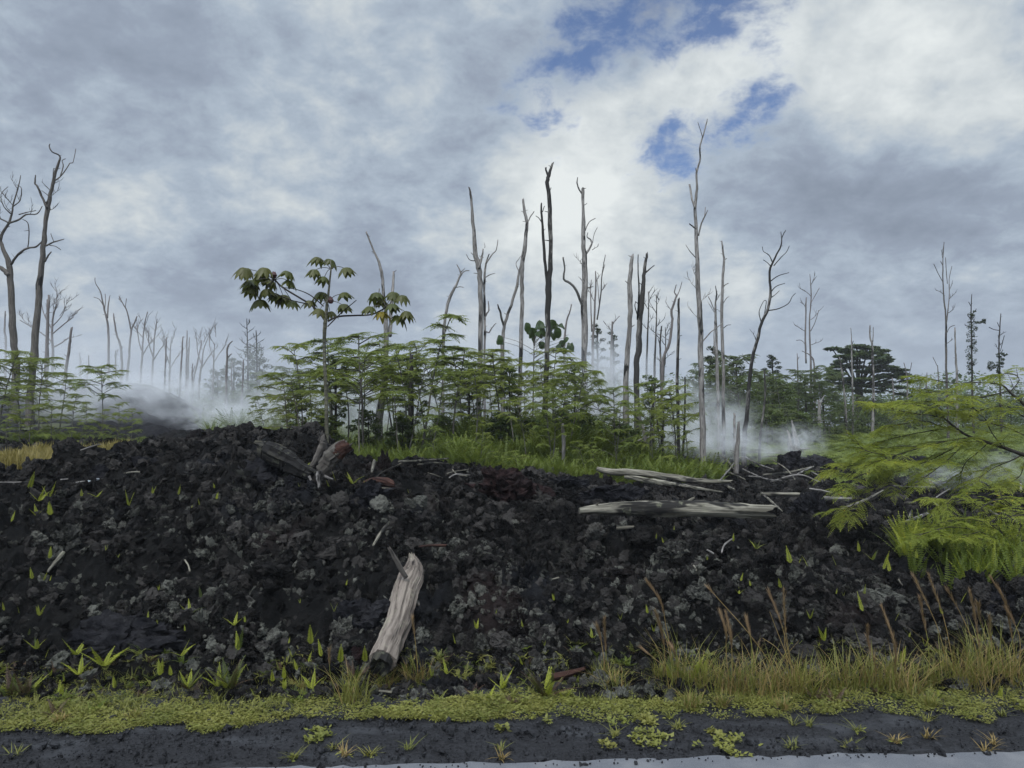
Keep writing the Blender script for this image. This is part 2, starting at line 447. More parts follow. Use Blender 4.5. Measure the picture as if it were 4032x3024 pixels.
# verge and shoulder sheet from under the road to the lava foot
sx = np.linspace(-9, 9, 500); sy = np.linspace(0, 1, 70)
SX, SY = np.meshgrid(sx, sy)
SYY = (road_edge(SX) - .25)*(1-SY) + (foot(SX) + .12)*SY
lo = np.stack([SX, SYY, 0*SX], -1)
SZ = .012*vnoise(lo*3, 6) + .007*vnoise(lo*11, 7) + .006*vnoise(lo*32, 8) + .03*np.clip((SYY-grass_edge(SX))/.6, 0, 1)
SZ = np.where(SYY < road_edge(SX), -.02, SZ - .002)
o = link('shoulder', grid_mesh('shoulder', SX, SYY, SZ, M['cinder'])); tag(o, 'dark cinder road shoulder', kind='structure')
rx = np.linspace(-60, 60, 2401); ry = np.linspace(0, 1, 14)
RX, RY = np.meshgrid(rx, ry)
rlo = np.stack([RX*3, RY*0, RX*0], -1)
edge = road_edge(RX) + .012*vnoise(rlo, 31) + .016*vnoise(rlo*5, 32)
RYY = -5*(1-RY) + edge*RY
o = link('road', grid_mesh('road', RX, RYY, 0*RX + .012 + .02*RY*0, M['asphalt'])); tag(o, 'grey asphalt road edge', kind='structure')
# far ground to the horizon
fa = np.linspace(-1.6, 1.6, 320); fy = np.exp(np.linspace(math.log(22.5), math.log(900), 200))
FA, FY = np.meshgrid(fa, fy)
FX = FA*FY
FZ = h_base(FX, FY) + .25*vnoise(np.stack([FX, FY, 0*FX], -1)*.35, 12) + .1*vnoise(np.stack([FX, FY, 0*FX], -1)*1.3, 13) - .05
mbf = grid_mesh('ground', FX, FY, FZ, M['soil'])
o = link('ground', mbf); tag(o, 'dark forest soil behind the lava', kind='structure')
# flat apron under and behind everything
px_ = np.linspace(-900, 900, 13); py_ = np.linspace(-900, 900, 13)
PX, PY = np.meshgrid(px_, py_)
o = link('terrain', grid_mesh('terrain', PX, PY, 0*PX - .6, M['soil'])); tag(o, 'flat land all around', kind='structure')
# lava mound, steaming (far left)
mx_ = np.linspace(-24, -9, 190); my_ = np.linspace(21, 38, 150)
MX, MY = np.meshgrid(mx_, my_)
mp = np.stack([MX, MY, 0*MX], -1)
MZ = h_base(MX, MY) + .22*vnoise(mp*.9, 21) + .14*np.abs(vnoise(mp*2.3, 22)) + .06*vnoise(mp*5, 23) + .12
edge_m = np.minimum.reduce([MX+24, -9-MX, MY-21, 38-MY])
MZ = MZ - .5*(1 - sstep(0, 1.5, edge_m))
o = link('hill', grid_mesh('hill', MX, MY, MZ, M['rock_black'])); tag(o, 'steaming black lava mound', kind='structure')

# ------------------------------------------------------------------ geometry-node scatter
def scatter(name, protos, pts, rots, scl, label, mat=None):
    n = len(pts)
    me = bpy.data.meshes.new(name)
    me.vertices.add(n); me.vertices.foreach_set('co', np.asarray(pts, np.float32).ravel())
    for nm, ty, key, arr in (('rot', 'FLOAT_VECTOR', 'vector', rots), ('scl', 'FLOAT', 'value', scl),
                             ('idx', 'INT', 'value', rng.integers(0, len(protos), n))):
        a = me.attributes.new(nm, ty, 'POINT')
        a.data.foreach_set(key, np.asarray(arr, np.int32 if ty == 'INT' else np.float32).ravel())
    o = link(name, me)
    ng = bpy.data.node_groups.new(name, 'GeometryNodeTree')
    ng.interface.new_socket('Geometry', in_out='INPUT', socket_type='NodeSocketGeometry')
    ng.interface.new_socket('Geometry', in_out='OUTPUT', socket_type='NodeSocketGeometry')
    t = NT(ng)
    gi = t.new('NodeGroupInput'); go = t.new('NodeGroupOutput')
    jn = t.new('GeometryNodeJoinGeometry')
    for k, me_p in enumerate(protos):
        po = bpy.data.objects.new(name + '_source', me_p)
        oi = t.new('GeometryNodeObjectInfo'); oi.inputs['Object'].default_value = po
        g2 = t.new('GeometryNodeGeometryToInstance', {0: oi.outputs['Geometry']})
        t.l.new(g2.outputs[0], jn.inputs[0])
    def attr(nm, ty): return t.new('GeometryNodeInputNamedAttribute', {'Name': nm}, data_type=ty).outputs[0]
    e2r = t.new('FunctionNodeEulerToRotation', {0: attr('rot', 'FLOAT_VECTOR')})
    ip = t.new('GeometryNodeInstanceOnPoints', {'Points': gi.outputs[0], 'Instance': jn.outputs[0], 'Pick Instance': True,
               'Instance Index': attr('idx', 'INT'), 'Rotation': e2r.outputs[0], 'Scale': attr('scl', 'FLOAT')})
    t.l.new(ip.outputs[0], go.inputs[0])
    md = o.modifiers.new('scatter', 'NODES'); md.node_group = ng
    return tag(o, label, kind='stuff')

# ------------------------------------------------------------------ rocks
def rock_mesh(name, seed, sub, mat, elong=(1, 1, 1), spiky=1.0):
    bm = bmesh.new(); bmesh.ops.create_icosphere(bm, subdivisions=sub, radius=1)
    co = np.array([v.co for v in bm.verts])
    o_ = seed*7.3
    wv = np.stack([vnoise(co*2.1 + o_ + 11*k, seed+20+k) for k in range(3)], -1)
    cw = co + .28*wv
    n = .50*vnoise(cw*1.2 + o_, seed) + .30*vnoise(cw*2.7 + o_, seed+1) + .26*spiky*(np.abs(vnoise(cw*4.3 + o_, seed+2)) - .3) + .15*spiky*vnoise(co*9 + o_, seed+3) + .09*spiky*vnoise(co*19 + o_, seed+5)
    co = co*(0.85 + n)[:, None]
    # a few broken faces
    rq = np.random.default_rng(seed)
    for k in range(4):
        nn = rq.normal(size=3); nn /= np.linalg.norm(nn); dd = co @ nn - rq.uniform(.50, .85)
        co = co - np.where(dd > 0, dd*.85, 0)[:, None]*nn
    co = co + .10*spiky*np.stack([vnoise(co*5 + 31*k, seed+9+k) for k in range(3)], -1) + .05*spiky*np.stack([vnoise(co*13 + 37*k, seed+14+k) for k in range(3)], -1)
    co = co*np.array(elong)
    for v, c in zip(bm.verts, co): v.co = c
    me = bpy.data.meshes.new(name); bm.to_mesh(me); bm.free()
    me.materials.append(mat)
    return me

ROCKS = [rock_mesh('lava_rock', 10+k, 5, M['rock'], (R.uniform(.8, 1.35), R.uniform(.7, 1.1), R.uniform(.38, .95))) for k in range(12)]
SMALL = [rock_mesh('rubble', 40+k, 4, M['rock'], (R.uniform(.8, 1.4), R.uniform(.7, 1.1), R.uniform(.45, 1.0))) for k in range(10)]

def rand_field(n, y0, y1, pw=1.0):
    u = rng.random(n)
    y = y0*(y1/y0)**(u**pw)
    a = rng.uniform(-.95, .95, n)
    return a*y, y

def in_front(x, y): return y > foot(x) - .22 + .2*vnoise(np.stack([x*2.2, 0*x, 0*x], -1), 88)

# rubble: thousands of small clinkers
x, y = rand_field(74000, 4.65, 17, 1.1)
patch = vnoise(np.stack([x*.9, y*.9, 0*x], -1), 77)
keep = in_front(x, y) & ((patch > -.45) | (rng.random(len(x)) < .3)) & ~((y > 12.6) & (x/y > -.22) & (x/y < .27)) & ~((y > 10) & (y < 14) & (x/y < -.5))
x, y = x[keep], y[keep]
r = np.clip(.014*(1/np.maximum(rng.random(len(x)), 1e-3))**.55, .014, .06)*np.clip(y/7, .85, 2.0)
z = h(x, y) + r*.25
scatter('rubble', SMALL, np.stack([x, y, z], -1), rng.uniform(0, 6.28, (len(x), 3)), r, 'black clinker rubble covering the lava slope')

GROUP_ROCK = 'lava rocks strewn over the roadside slope'
nrock = 0
def place_rock(me, loc, r, label, group=GROUP_ROCK, name='lava_rock', cat='rock'):
    o = link(name, me, None, loc, (R.uniform(0, 6.28), R.uniform(0, 6.28), R.uniform(0, 6.28)), r)
    return tag(o, label, cat, group)
cnt = 0
while cnt < 285:
    yy = 4.95*(11/4.95)**(R.random()**1.25); xx = R.uniform(-.72, .72)*yy
    if yy < foot(xx) + .03: continue
    if vnoise(np.array([[xx*.9, yy*.9, 0]]), 77)[0] < -.35 and R.random() < .75: continue
    r_ = min(.125, .042*(1/max(R.random(), .02))**.36)*min(1.7, max(.85, yy/7))
    place_rock(R.choice(ROCKS), (xx, yy, hz(xx, yy) + r_*.3), r_, 'rough dark clinker rock among its like on the lava slope')
    cnt += 1

# notable boulders:  (region, x, y (centre px), radius px, squash, material, label)
BOULD = [
 ('P', 1905, 1292, 34, (1.2, .9, .75), 'rock_pale', 'large pale grey lichen boulder high on the right slope'),
 ('P', 1880, 1310, 20, (1, 1, .8), 'rock_pale', 'small pale rock against the large pale lichen boulder'),
 ('P', 1510, 1285, 28, (1.1, 1, .8), 'rock_pale', 'rounded grey lichen boulder above the tall seed plume'),
 ('P', 135, 1172, 34, (.9, .9, 1.0), 'rock_pale', 'pale tall lichen rock on the left slope'),
 ('P', 118, 1205, 22, (.8, .8, 1.2), 'rock_pale', 'narrow pale rock just below the tall lichen rock'),
 ('P', 545, 1150, 26, (1.1, .9, .9), 'rock_pale', 'grey-topped rock below the upturned stump'),
 ('P', 1765, 1320, 24, (1.2, 1, .8), 'rock_pale', 'grey rock beside the orange grass stalks'),
 ('P', 1890, 1400, 46, (1.5, .8, .65), 'rock_pale', 'long low grey rock behind the right grass clumps'),
 ('P', 1480, 1420, 30, (1.5, .9, .7), 'rock_pale', 'low bluish grey rock behind the upright green fern'),
 ('P', 275, 1375, 92, (1.25, .7, .75), 'rock_black', 'smooth black lava slab low on the left slope'),
 ('P', 772, 1345, 62, (1.0, .6, .9), 'rock_black', 'smooth black slab beside the leaning pale log'),
 ('P', 1095, 1058, 80, (1.0, .7, .78), 'rock_red', 'big dark reddish lava block on the crest'),
 ('P', 590, 1010, 62, (1.2, .8, .9), 'rock_black', 'black lava hump under the mossy root end'),
 ('P', 790, 1075, 48, (1.1, .8, .9), 'rock_black', 'hollow black lava lump below the rotten stump'),
 ('P', 1330, 1068, 62, (1.4, .8, .7), 'rock_black', 'ridged black lava lump left of the long grey log'),
 ('P', 1715, 998, 40, (1, .9, .95), 'rock_black', 'round black boulder under the splintered stump'),
 ('P', 1775, 1008, 42, (1.2, .9, .75), 'rock_black', 'black boulder right of the round boulder by the splintered stump'),
 ('P', 1960, 1000, 36, (1.5, .9, .6), 'rock_black', 'black boulder among the feathery branch leaves'),
 ('P', 1760, 1105, 52, (1, .8, 1.0), 'rock_black', 'upright black lava block past the end of the grey log'),
 ('P', 2160, 1302, 38, (1, .8, .9), 'rock_black', 'dark boulder at the foot of the right fern bed'),
 ('P', 323, 1002, 26, (1.2, .8, .8), 'rock_black', 'black lump beside the dry grass patch'),
 ('P', 215, 1022, 20, (1.1, .8, .8), 'rock_black', 'small black lump behind the white panel'),
 ('P', 1215, 1045, 40, (1.3, .8, .6), 'rock_black', 'low black lump between reddish block and ridged lump'),
 ('P', 775, 1420, 22, (.9, .5, 1.0), 'rock_red', 'upright brown rock left of the leaning log foot'),
 ('P', 965, 1485, 24, (1.1, .7, .7), 'rock_red', 'purple-brown rock in the verge weeds'),
 ('P', 1018, 1487, 20, (1.1, .8, .9), 'rock_red', 'mauve rock beside the purple-brown verge rock'),
 ('P', 65, 1040, 24, (1.6, .8, .6), 'rock_pale', 'low arched rock before the dry grass patch'),
 ('P', 580, 1235, 30, (1.2, .8, .7), 'rock', 'brownish lump midway down the slope'),
]
for k, (rg, x_, y_, rp, sq, mt, lb) in enumerate(BOULD):
    g = ground(*full(rg, x_, y_ + rp*.35))
    rw = rp*1.8228/FPX*g.y
    me = rock_mesh('lava_boulder', 100+3*k, 5, M[mt], sq, .9)
    o = link('lava_boulder', me, None, g + Vector((0, rw*.25, rw*.15)), (0, 0, R.uniform(-.4, .4)), rw)
    tag(o, lb, 'boulder', 'notable lava boulders')

# pebbles on shoulder
n = 11500
x = rng.uniform(-4.6, 4.9, n); e0 = road_edge(x); e1 = grass_edge(x) + .2
u = rng.random(n); y = e0 - .06 + (e1 - e0)*u
keep = (vnoise(np.stack([x*1.2, y*6, 0*x], -1), 90) > -.25) | (rng.random(n) < .35)
keep &= (y > e0 + .02) | (rng.random(n) < .35)
x, y = x[keep], y[keep]
r = np.clip(.0038*(1/np.maximum(rng.random(len(x)), 1e-3))**.45, .0038, .028)
CIN = [rock_mesh('cinder_stone', 70+k, 1, M['cinder'], (R.uniform(.8, 1.3), 1, R.uniform(.5, .8)), .6) for k in range(5)]
scatter('cinder_gravel', CIN, np.stack([x, y, np.where(y < road_edge(x), .016, .008)], -1), rng.uniform(0, 6.28, (len(x), 3)), r, 'loose black cinder gravel on the road shoulder')
EXPO = 0.28
# ------------------------------------------------------------------ leaves
def frond(mb, base, dirv, L, n, ll, lw, droop=.25, up=Vector((0, 0, 1)), taper='mid', fold=.15, gap=.0, rach=.012, fwd=.35, rr=R, tip=True):
    """pinnate frond: a rachis with n pairs of leaflets"""
    D = Vector(dirv).normalized()
    side = D.cross(up)
    side = side.normalized() if side.length > 1e-4 else Vector((1, 0, 0))
    nrm = side.cross(D).normalized()
    def P(t): return Vector(base) + D*(L*t) + up*(-droop*L*t*t)
    def T(t): return (D*L + up*(-2*droop*L*t)).normalized()
    # rachis
    k = 4
    v = []; f = []
    for i in range(k+1):
        q = P(i/k); wv = side*(rach*L*(1-.7*i/k)*.5)
        v += [q - wv, q + wv]
    for i in range(k): f.append((2*i, 2*i+1, 2*i+3, 2*i+2))
    mb.add(v, f)
    v = []; f = []
    for i in range(n):
        t = gap + (1-gap)*(i+.6)/n
        if taper == 'mid': pf = math.sin(PI*min(1, .12+.83*t))**.6
        elif taper == 'fern': pf = min(1, t*5+.3)*(1-t)**.55 + .06
        else: pf = 1
        c = P(t); tt = T(t)
        for s in (-1, 1):
            l = ll*pf*rr.uniform(.88, 1.1)
            dd = (side*s + tt*fwd*rr.uniform(.7, 1.3) + nrm*rr.uniform(-fold, fold*.2)).normalized()
            wv = tt*(lw*(.5+.5*pf))
            b = len(v)
            v += [c, c + dd*l*.45 + wv*.5 + nrm*.0, c + dd*l - nrm*l*.15, c + dd*l*.45 - wv*.5]
            f.append((b, b+1, b+2, b+3))
    if tip:
        c = P(1); tt = T(1); b = len(v)
        v += [c, c + tt*ll*.35 + side*lw*.4, c + tt*ll*.8, c + tt*ll*.35 - side*lw*.4]
        f.append((b, b+1, b+2, b+3))
    mb.add(v, f)

# --- feathery saplings: trunk and crown variants, height 1
def sapling_meshes(seed, kind):
    rr = random.Random(seed)
    tr = MB(); cr = MB()
    lean = Vector((rr.uniform(-.14, .14), rr.uniform(-.1, .1), 0))
    def stem(t): return Vector((lean.x*t*t + .015*math.sin(5*t+seed), lean.y*t*t + .015*math.cos(4*t+seed), t*.96))
    sweep(tr, [stem(i/6) for i in range(7)], [.0095*(1-.65*i/6) for i in range(7)], 6, 3, .3, .12, seed=seed)
    nb = {'tall': 11, 'wide': 14, 'thin': 6, 'low': 17}[kind]
    t0 = {'tall': .60, 'wide': .56, 'thin': .68, 'low': .18}[kind]
    if seed % 3 == 0 and kind != 'low': t0 -= .18
    spread = {'tall': .24, 'wide': .38, 'thin': .15, 'low': .42}[kind]
    az = rr.uniform(0, 6)
    for i in range(nb):
        t = t0 + (1-t0)*(i+.4)/nb
        az += 2.4 + rr.uniform(-.4, .4)
        bl = spread*(1 - .45*(t-t0)/(1-t0))*rr.uniform(.6, 1.15)
        d0 = Vector((math.cos(az), math.sin(az), rr.uniform(.15, .55)))
        p0 = stem(t); p1 = p0 + d0*bl*.55; p2 = p0 + Vector((d0.x*bl, d0.y*bl, d0.z*bl*.75))
        sweep(tr, [p0, p1, p2], [.0045, .0035, .0022], 4, 2, .2, .05, seed=seed+i)
        for (pc, m) in ((p2, rr.randint(7, 10)), (p1, rr.randint(1, 4)), (p1.lerp(p2, .5), rr.randint(2, 5))):
            for j in range(m):
                th = az + (j - m/2)*(5.2/m) + rr.uniform(-.25, .25)
                dd = Vector((math.cos(th), math.sin(th), rr.uniform(-.10, .22)))
                L = rr.uniform(.05, .115)*(1.15 if kind in ('wide', 'low') else 1)
                frond(cr, pc, dd, L, 8, L*.34, L*.14, rr.uniform(.05, .5), rr=rr, fwd=.45, fold=.35)
    for j in range(8):
        th = j*.8
        frond(cr, stem(1), Vector((math.cos(th), math.sin(th), .35)), rr.uniform(.08, .13), 8, .034, .012, .5, rr=rr)
    return tr.mesh('trunk', M['bark'], None, True), cr.mesh('crown', M['sap'])

SAP = {k: [sapling_meshes(300+17*i+j, k) for i in range(4)] for j, k in enumerate(('tall', 'wide', 'thin', 'low'))}
SAP_FAR = {k: [(a, b.copy()) for a, b in v] for k, v in SAP.items()}
for v in SAP_FAR.values():
    for a, b in v: b.materials[0] = M['sap_far']

def plant_sapling(px, py, Y, kind, label, group, wide=1.0, lean=0., far=False, cat='sapling', name='sapling', base_py=None):
    top = at(px*1.8228, py*1.8228, Y)
    z0 = hz(top.x, Y) - .05
    H = max(.3, top.z - z0)
    lib = (SAP_FAR if far else SAP)[kind]
    tm, cm = lib[R.randrange(len(lib))]
    rt = thing(name, label, cat, (top.x + H*math.tan(lean), Y, z0), group, (0, -lean, R.uniform(0, 6.28) if not lean else 0))
    rt.scale = (H*wide*R.uniform(.75, 1.15), H*wide*R.uniform(.75, 1.15), H)
    link('trunk', tm, rt); link('crown', cm, rt)
    return rt

# landmark wording so that each label leads to one thing
LM = []
def label_by_landmarks(items, fmt, marks, far_words=('left of', 'right of', 'above', 'below')):
    """items: list of (px, py, adjective); returns a label each: nearest landmark, side and rank"""
    ORD = ['nearest', 'second', 'third', 'fourth', 'fifth', 'sixth', 'seventh', 'eighth', 'ninth', 'tenth', 'eleventh', 'twelfth', 'thirteenth', 'fourteenth', 'fifteenth']
    tmp = []
    for k, (px, py, adj) in enumerate(items):
        best = min(marks, key=lambda q: math.hypot(q[1]-px, (q[2]-py)*1.3))
        dx, dy = px-best[1], py-best[2]
        side = (far_words[0] if dx < 0 else far_words[1]) if abs(dx) >= abs(dy)*1.0 else (far_words[2] if dy < 0 else far_words[3])
        tmp.append((best[0], side, math.hypot(dx, dy), k))
    out = [None]*len(items)
    groups = {}
    for q in tmp: groups.setdefault((q[0], q[1]), []).append(q)
    for key, qs in groups.items():
        qs.sort(key=lambda q: q[2])
        for r_, q in enumerate(qs):
            pre = (ORD[min(r_, 14)] + ' ') if len(qs) > 1 else 'the one '
            out[q[3]] = fmt.format(adj=items[q[3]][2], where=f"{pre}{key[1]} {key[0]}")
    return out

TREE_MARKS = [('the tall bare left snag', 70, 700), ('the palmate-leaved tree', 700, 760), ('the bent-topped snag', 838, 760), ('the fork-topped pale snag', 1040, 800),
              ('the charred forked snag', 1182, 800), ('the tallest snag', 1505, 800), ('the curved twiggy snag', 1640, 780), ('the umbrella tree', 1865, 800), ('the two blunt snags', 1372, 800)]
# main thicket on the fern island; px, py of the top, distance, kind, width
MAIN = [(655, 735, 16, 'wide', 1.0), (700, 720, 17.5, 'tall', 1.2), (742, 712, 16.5, 'tall', 1.2), (775, 752, 14.5, 'wide', .9), (812, 722, 17.5, 'tall', 1.2), (848, 738, 15.2, 'tall', 1.1),
        (880, 742, 18, 'wide', 1.0), (905, 770, 14.8, 'tall', 1.1), (940, 664, 16, 'thin', 1.0), (968, 742, 17.2, 'tall', 1.2), (1003, 740, 15.8, 'tall', 1.2), (1048, 762, 18.4, 'wide', .9),
        (1078, 748, 15.6, 'tall', 1.1), (1108, 776, 17.8, 'wide', 1.0), (1148, 770, 14.9, 'tall', 1.0), (1190, 742, 17.8, 'tall', 1.0), (1222, 762, 15.4, 'tall', 1.0), (1252, 778, 14.6, 'wide', .8),
        (600, 800, 15.5, 'wide', 1.1), (632, 812, 14.6, 'low', 1.0), (560, 850, 16, 'low', .9), (1120, 856, 13.8, 'wide', .8), (1208, 838, 13.4, 'wide', .9), (1165, 866, 13.0, 'tall', .9),
        (1345, 834, 14.6, 'wide', 1.0), (1392, 816, 15.4, 'tall', 1.3), (1430, 832, 16.4, 'wide', 1.0), (1462, 836, 15.2, 'tall', 1.1), (1482, 846, 17.2, 'wide', .9), (1330, 862, 13.6, 'low', .8),
        (1050, 905, 12.8, 'low', .8), (1112, 968, 12.4, 'low', .9), (925, 892, 13.2, 'low', .7), (720, 770, 19, 'wide', 1.0), (672, 790, 17.8, 'tall', 1.0), (758, 790, 18.6, 'tall', 1.0), (798, 770, 19.2, 'wide', .9), (832, 776, 16.2, 'tall', .9), (866, 800, 14.4, 'thin', 1.0), (918, 752, 18.8, 'wide', .9), (955, 790, 15.0, 'tall', .9), (985, 772, 18.2, 'tall', 1.0), (1028, 790, 14.8, 'tall', .9), (1062, 800, 16.8, 'tall', .9), (1092, 800, 15.2, 'thin', 1.1), (1132, 800, 18.4, 'wide', .8), (1172, 792, 16.4, 'tall', .9), (1236, 806, 16.6, 'tall', .9), (1275, 800, 17.4, 'wide', .8), (1300, 846, 15.6, 'low', .8), (1410, 850, 14.2, 'low', .8), (1448, 868, 14.6, 'low', .7), (615, 850, 17.2, 'low', .9), (690, 860, 15.4, 'low', .8), (850, 790, 20, 'wide', 1.0), (1000, 800, 20, 'wide', 1.0), (1250, 945, 12.9, 'low', .7), (1285, 952, 13.3, 'low', .7)]
lab = label_by_landmarks([(p[0], p[1], {'tall': 'slender', 'wide': 'spreading', 'thin': 'thin lone', 'low': 'low bushy'}[p[3]]) for p in MAIN],
                         '{adj} feathery green sapling, {where}', TREE_MARKS)
for p, l in zip(MAIN, lab): plant_sapling(p[0], p[1], p[2], p[3], l, 'feathery saplings on the fern island', p[4], R.choice([0, 0, .12, -.1, .18, .2]))
# left thicket in front of the mound
LEFT = [(8, 752, 19, 'wide', 1.0), (48, 772, 20, 'wide', 1.1), (92, 770, 18.6, 'wide', 1.0), (135, 800, 20, 'tall', 1.1), (222, 786, 18, 'wide', .95), (70, 830, 16.5, 'wide', 1.0), (20, 840, 17, 'low', 1.0), (155, 850, 17.5, 'wide', .9),
        (190, 868, 16.8, 'tall', 1.0), (258, 868, 17.2, 'low', 1.0), (112, 868, 16.2, 'low', 1.0), (285, 884, 16.6, 'low', .9), (-30, 800, 18, 'wide', 1.0), (45, 880, 15.8, 'low', .9), (175, 905, 16.0, 'low', .9), (220, 880, 16.4, 'low', .8)]
marks_l = [('the tall bare left snag', 70, 800), ('the pale leaning stub', 150, 800), ('the steaming mound', 330, 850)]
lab = label_by_landmarks([(p[0], p[1], {'tall': 'slender', 'wide': 'layered', 'low': 'low bushy'}[p[3]]) for p in LEFT], '{adj} feathery sapling on the lava flow, {where}', marks_l)
for p, l in zip(LEFT, lab): plant_sapling(p[0], p[1], p[2], p[3], l, 'feathery saplings before the mound', p[4])
# middle distance trees right of the island and behind it
BAND = [(1548, 790, 27, 'tall', 1.2), (1578, 764, 29, 'wide', .9), (1602, 788, 26, 'wide', .8), (1628, 806, 30, 'tall', 1.2), (1660, 796, 31, 'wide', .8), (1692, 806, 28, 'tall', 1.2), (1722, 796, 32, 'wide', .8),
        (1748, 790, 34, 'wide', .8), (1778, 800, 31, 'wide', .8), (1812, 806, 36, 'wide', .8), (1840, 850, 32, 'low', 1.0), (1880, 862, 36, 'low', 1.1), (1925, 850, 37, 'low', 1.1), (1965, 858, 33, 'low', 1.0), (2010, 840, 38, 'wide', 1.0),
        (2060, 850, 36, 'wide', 1.0), (2110, 850, 40, 'wide', 1.0), (2165, 850, 38, 'wide', 1.0), (2215, 840, 40, 'wide', 1.0), (1655, 870, 24, 'low', 1.1), (1600, 868, 25, 'low', 1.0), (1700, 882, 26, 'low', 1.1), (1750, 888, 28, 'low', 1.0),
        (1565, 850, 31, 'low', 1.0), (1500, 800, 33, 'wide', .8), (1530, 770, 36, 'wide', .8), (1790, 880, 30, 'low', 1.0), (1620, 830, 36, 'low', 1.2), (1725, 850, 38, 'low', 1.2),
        (450, 850, 34, 'low', 1.1), (490, 838, 36, 'low', 1.1), (535, 826, 33, 'wide', 1.0), (580, 800, 36, 'wide', 1.1), (610, 790, 38, 'wide', 1.1), (420, 866, 33, 'low', 1.0), (645, 800, 34, 'wide', 1.0), (505, 880, 28, 'low', 1.0), (556, 892, 27, 'low', 1.0),
        (690, 800, 30, 'wide', 1.0), (760, 808, 32, 'wide', 1.0), (820, 800, 30, 'wide', 1.0), (900, 806, 33, 'wide', 1.0), (960, 800, 31, 'wide', 1.0), (1060, 806, 32, 'wide', 1.0), (1140, 800, 33, 'wide', 1.0), (1230, 806, 34, 'wide', 1.0), (1300, 830, 36, 'wide', 1.0)]
lab = label_by_landmarks([(p[0], p[1], {'tall': 'slender', 'wide': 'flat-topped', 'low': 'bushy'}[p[3]]) for p in BAND], '{adj} green tree in the misty middle distance, {where}',
        TREE_MARKS + [('the spiky dark tree', 535, 760), ('the leaf-wrapped pole tree', 2098, 760)])
for p, l in zip(BAND, lab): plant_sapling(p[0], p[1], p[2], p[3], l, 'green trees beyond the fern beds', p[4]*.95, 0, True, 'tree', 'tree')

# ------------------------------------------------------------------ dense far trees
def clump(mb, c, rx, ry, rz_, n, size, rr, flat=.5):
    v = []; f = []
    for i in range(n):
        while True:
            q = Vector((rr.uniform(-1, 1), rr.uniform(-1, 1), rr.uniform(-1, 1)))
            if q.length < 1: break
        p = Vector(c) + Vector((q.x*rx, q.y*ry, q.z*rz_))
        d = Vector((rr.uniform(-1, 1), rr.uniform(-1, 1), rr.uniform(-flat, flat))).normalized()
        s = d.cross(Vector((rr.uniform(-.5, .5), rr.uniform(-.5, .5), 1))).normalized()
        L = size*rr.uniform(.6, 1.3); b = len(v)
        v += [p - d*L*.5, p + s*L*.28, p + d*L*.5, p - s*L*.28]; f.append((b, b+1, b+2, b+3))
    mb.add(v, f)

def dense_tree(px, py, Y, wpx, label, group, mat='dark_leaf', seed=0, name='evergreen_tree', bare=.25, size=.13):
    rr = random.Random(seed)
    top = at(px*1.8228, py*1.8228, Y); z0 = hz(top.x, Y) - .1; H = top.z - z0
    wr = wpx*1.8228/FPX*Y/2
    rt = thing(name, label, 'tree', (top.x, Y, z0), group)
    tr = MB(); cr = MB()
    sweep(tr, [(0, 0, 0), (.05*wr, 0, H*.5), (0, .05*wr, H*.95)], [.028*H*.6, .02*H*.6, .006*H], 6, 3, .3, .1, seed=seed)
    k = 0
    nc = 26
    for i in range(nc):
        t = bare + (1-bare)*(i+.5)/nc
        az = i*2.4
        rad = wr*(math.sin(PI*min(.93, .18+.75*(t-bare)/(1-bare)))**.7)*rr.uniform(.35, .95)
        c = Vector((math.cos(az)*rad, math.sin(az)*rad, H*t))
        sweep(tr, [(0, 0, H*(t-.06)), tuple(c)], [.006*H*.5, .003*H*.5], 4, 1, 0, 0, seed=seed+i)
        clump(cr, c, wr*.34, wr*.34, wr*.17, 85, size, rr)
    tr.build('trunk', M['bark_dark'], rt, (0, 0, 0)); cr.build('crown', M[mat], rt, (0, 0, 0))
    return rt
dense_tree(505, 775, 40, 60, 'dark dense tree rounding left of the spiky dark tree', None, seed=1)
dense_tree(560, 770, 42, 66, 'dark dense tree right behind the spiky dark tree', None, seed=2)
dense_tree(470, 800, 44, 60, 'low dark tree in the mist, outermost of the dark clump', None, seed=3)
dense_tree(1545, 750, 33, 60, 'dark dense tree behind the twin slim snags', None, seed=4, mat='dark_leaf')
dense_tree(1590, 770, 34, 56, 'dark dense tree behind the curved twiggy snag', None, seed=5)
dense_tree(1290, 700, 34, 46, 'sparse misty tree behind the limb-armed snag', None, seed=6, size=.10)
dense_tree(1325, 716, 36, 44, 'sparse misty tree left of the two blunt snags', None, seed=7, size=.10)
dense_tree(1668, 768, 36, 42, 'small airy tree right of the curved twiggy snag', None, seed=8, size=.10, bare=.5)
dense_tree(1720, 830, 40, 70, 'dark tree low under the twiggy pair', None, seed=9)
dense_tree(1800, 850, 44, 80, 'dark tree at the left foot of the umbrella tree', None, seed=10)
dense_tree(1890, 862, 45, 80, 'dark tree at the right foot of the umbrella tree', None, seed=11)
dense_tree(2140, 880, 46, 80, 'dark low tree behind the feathery branch', None, seed=12)
dense_tree(1640, 850, 42, 80, 'dark tree deep behind the ragged stubs', None, seed=13)

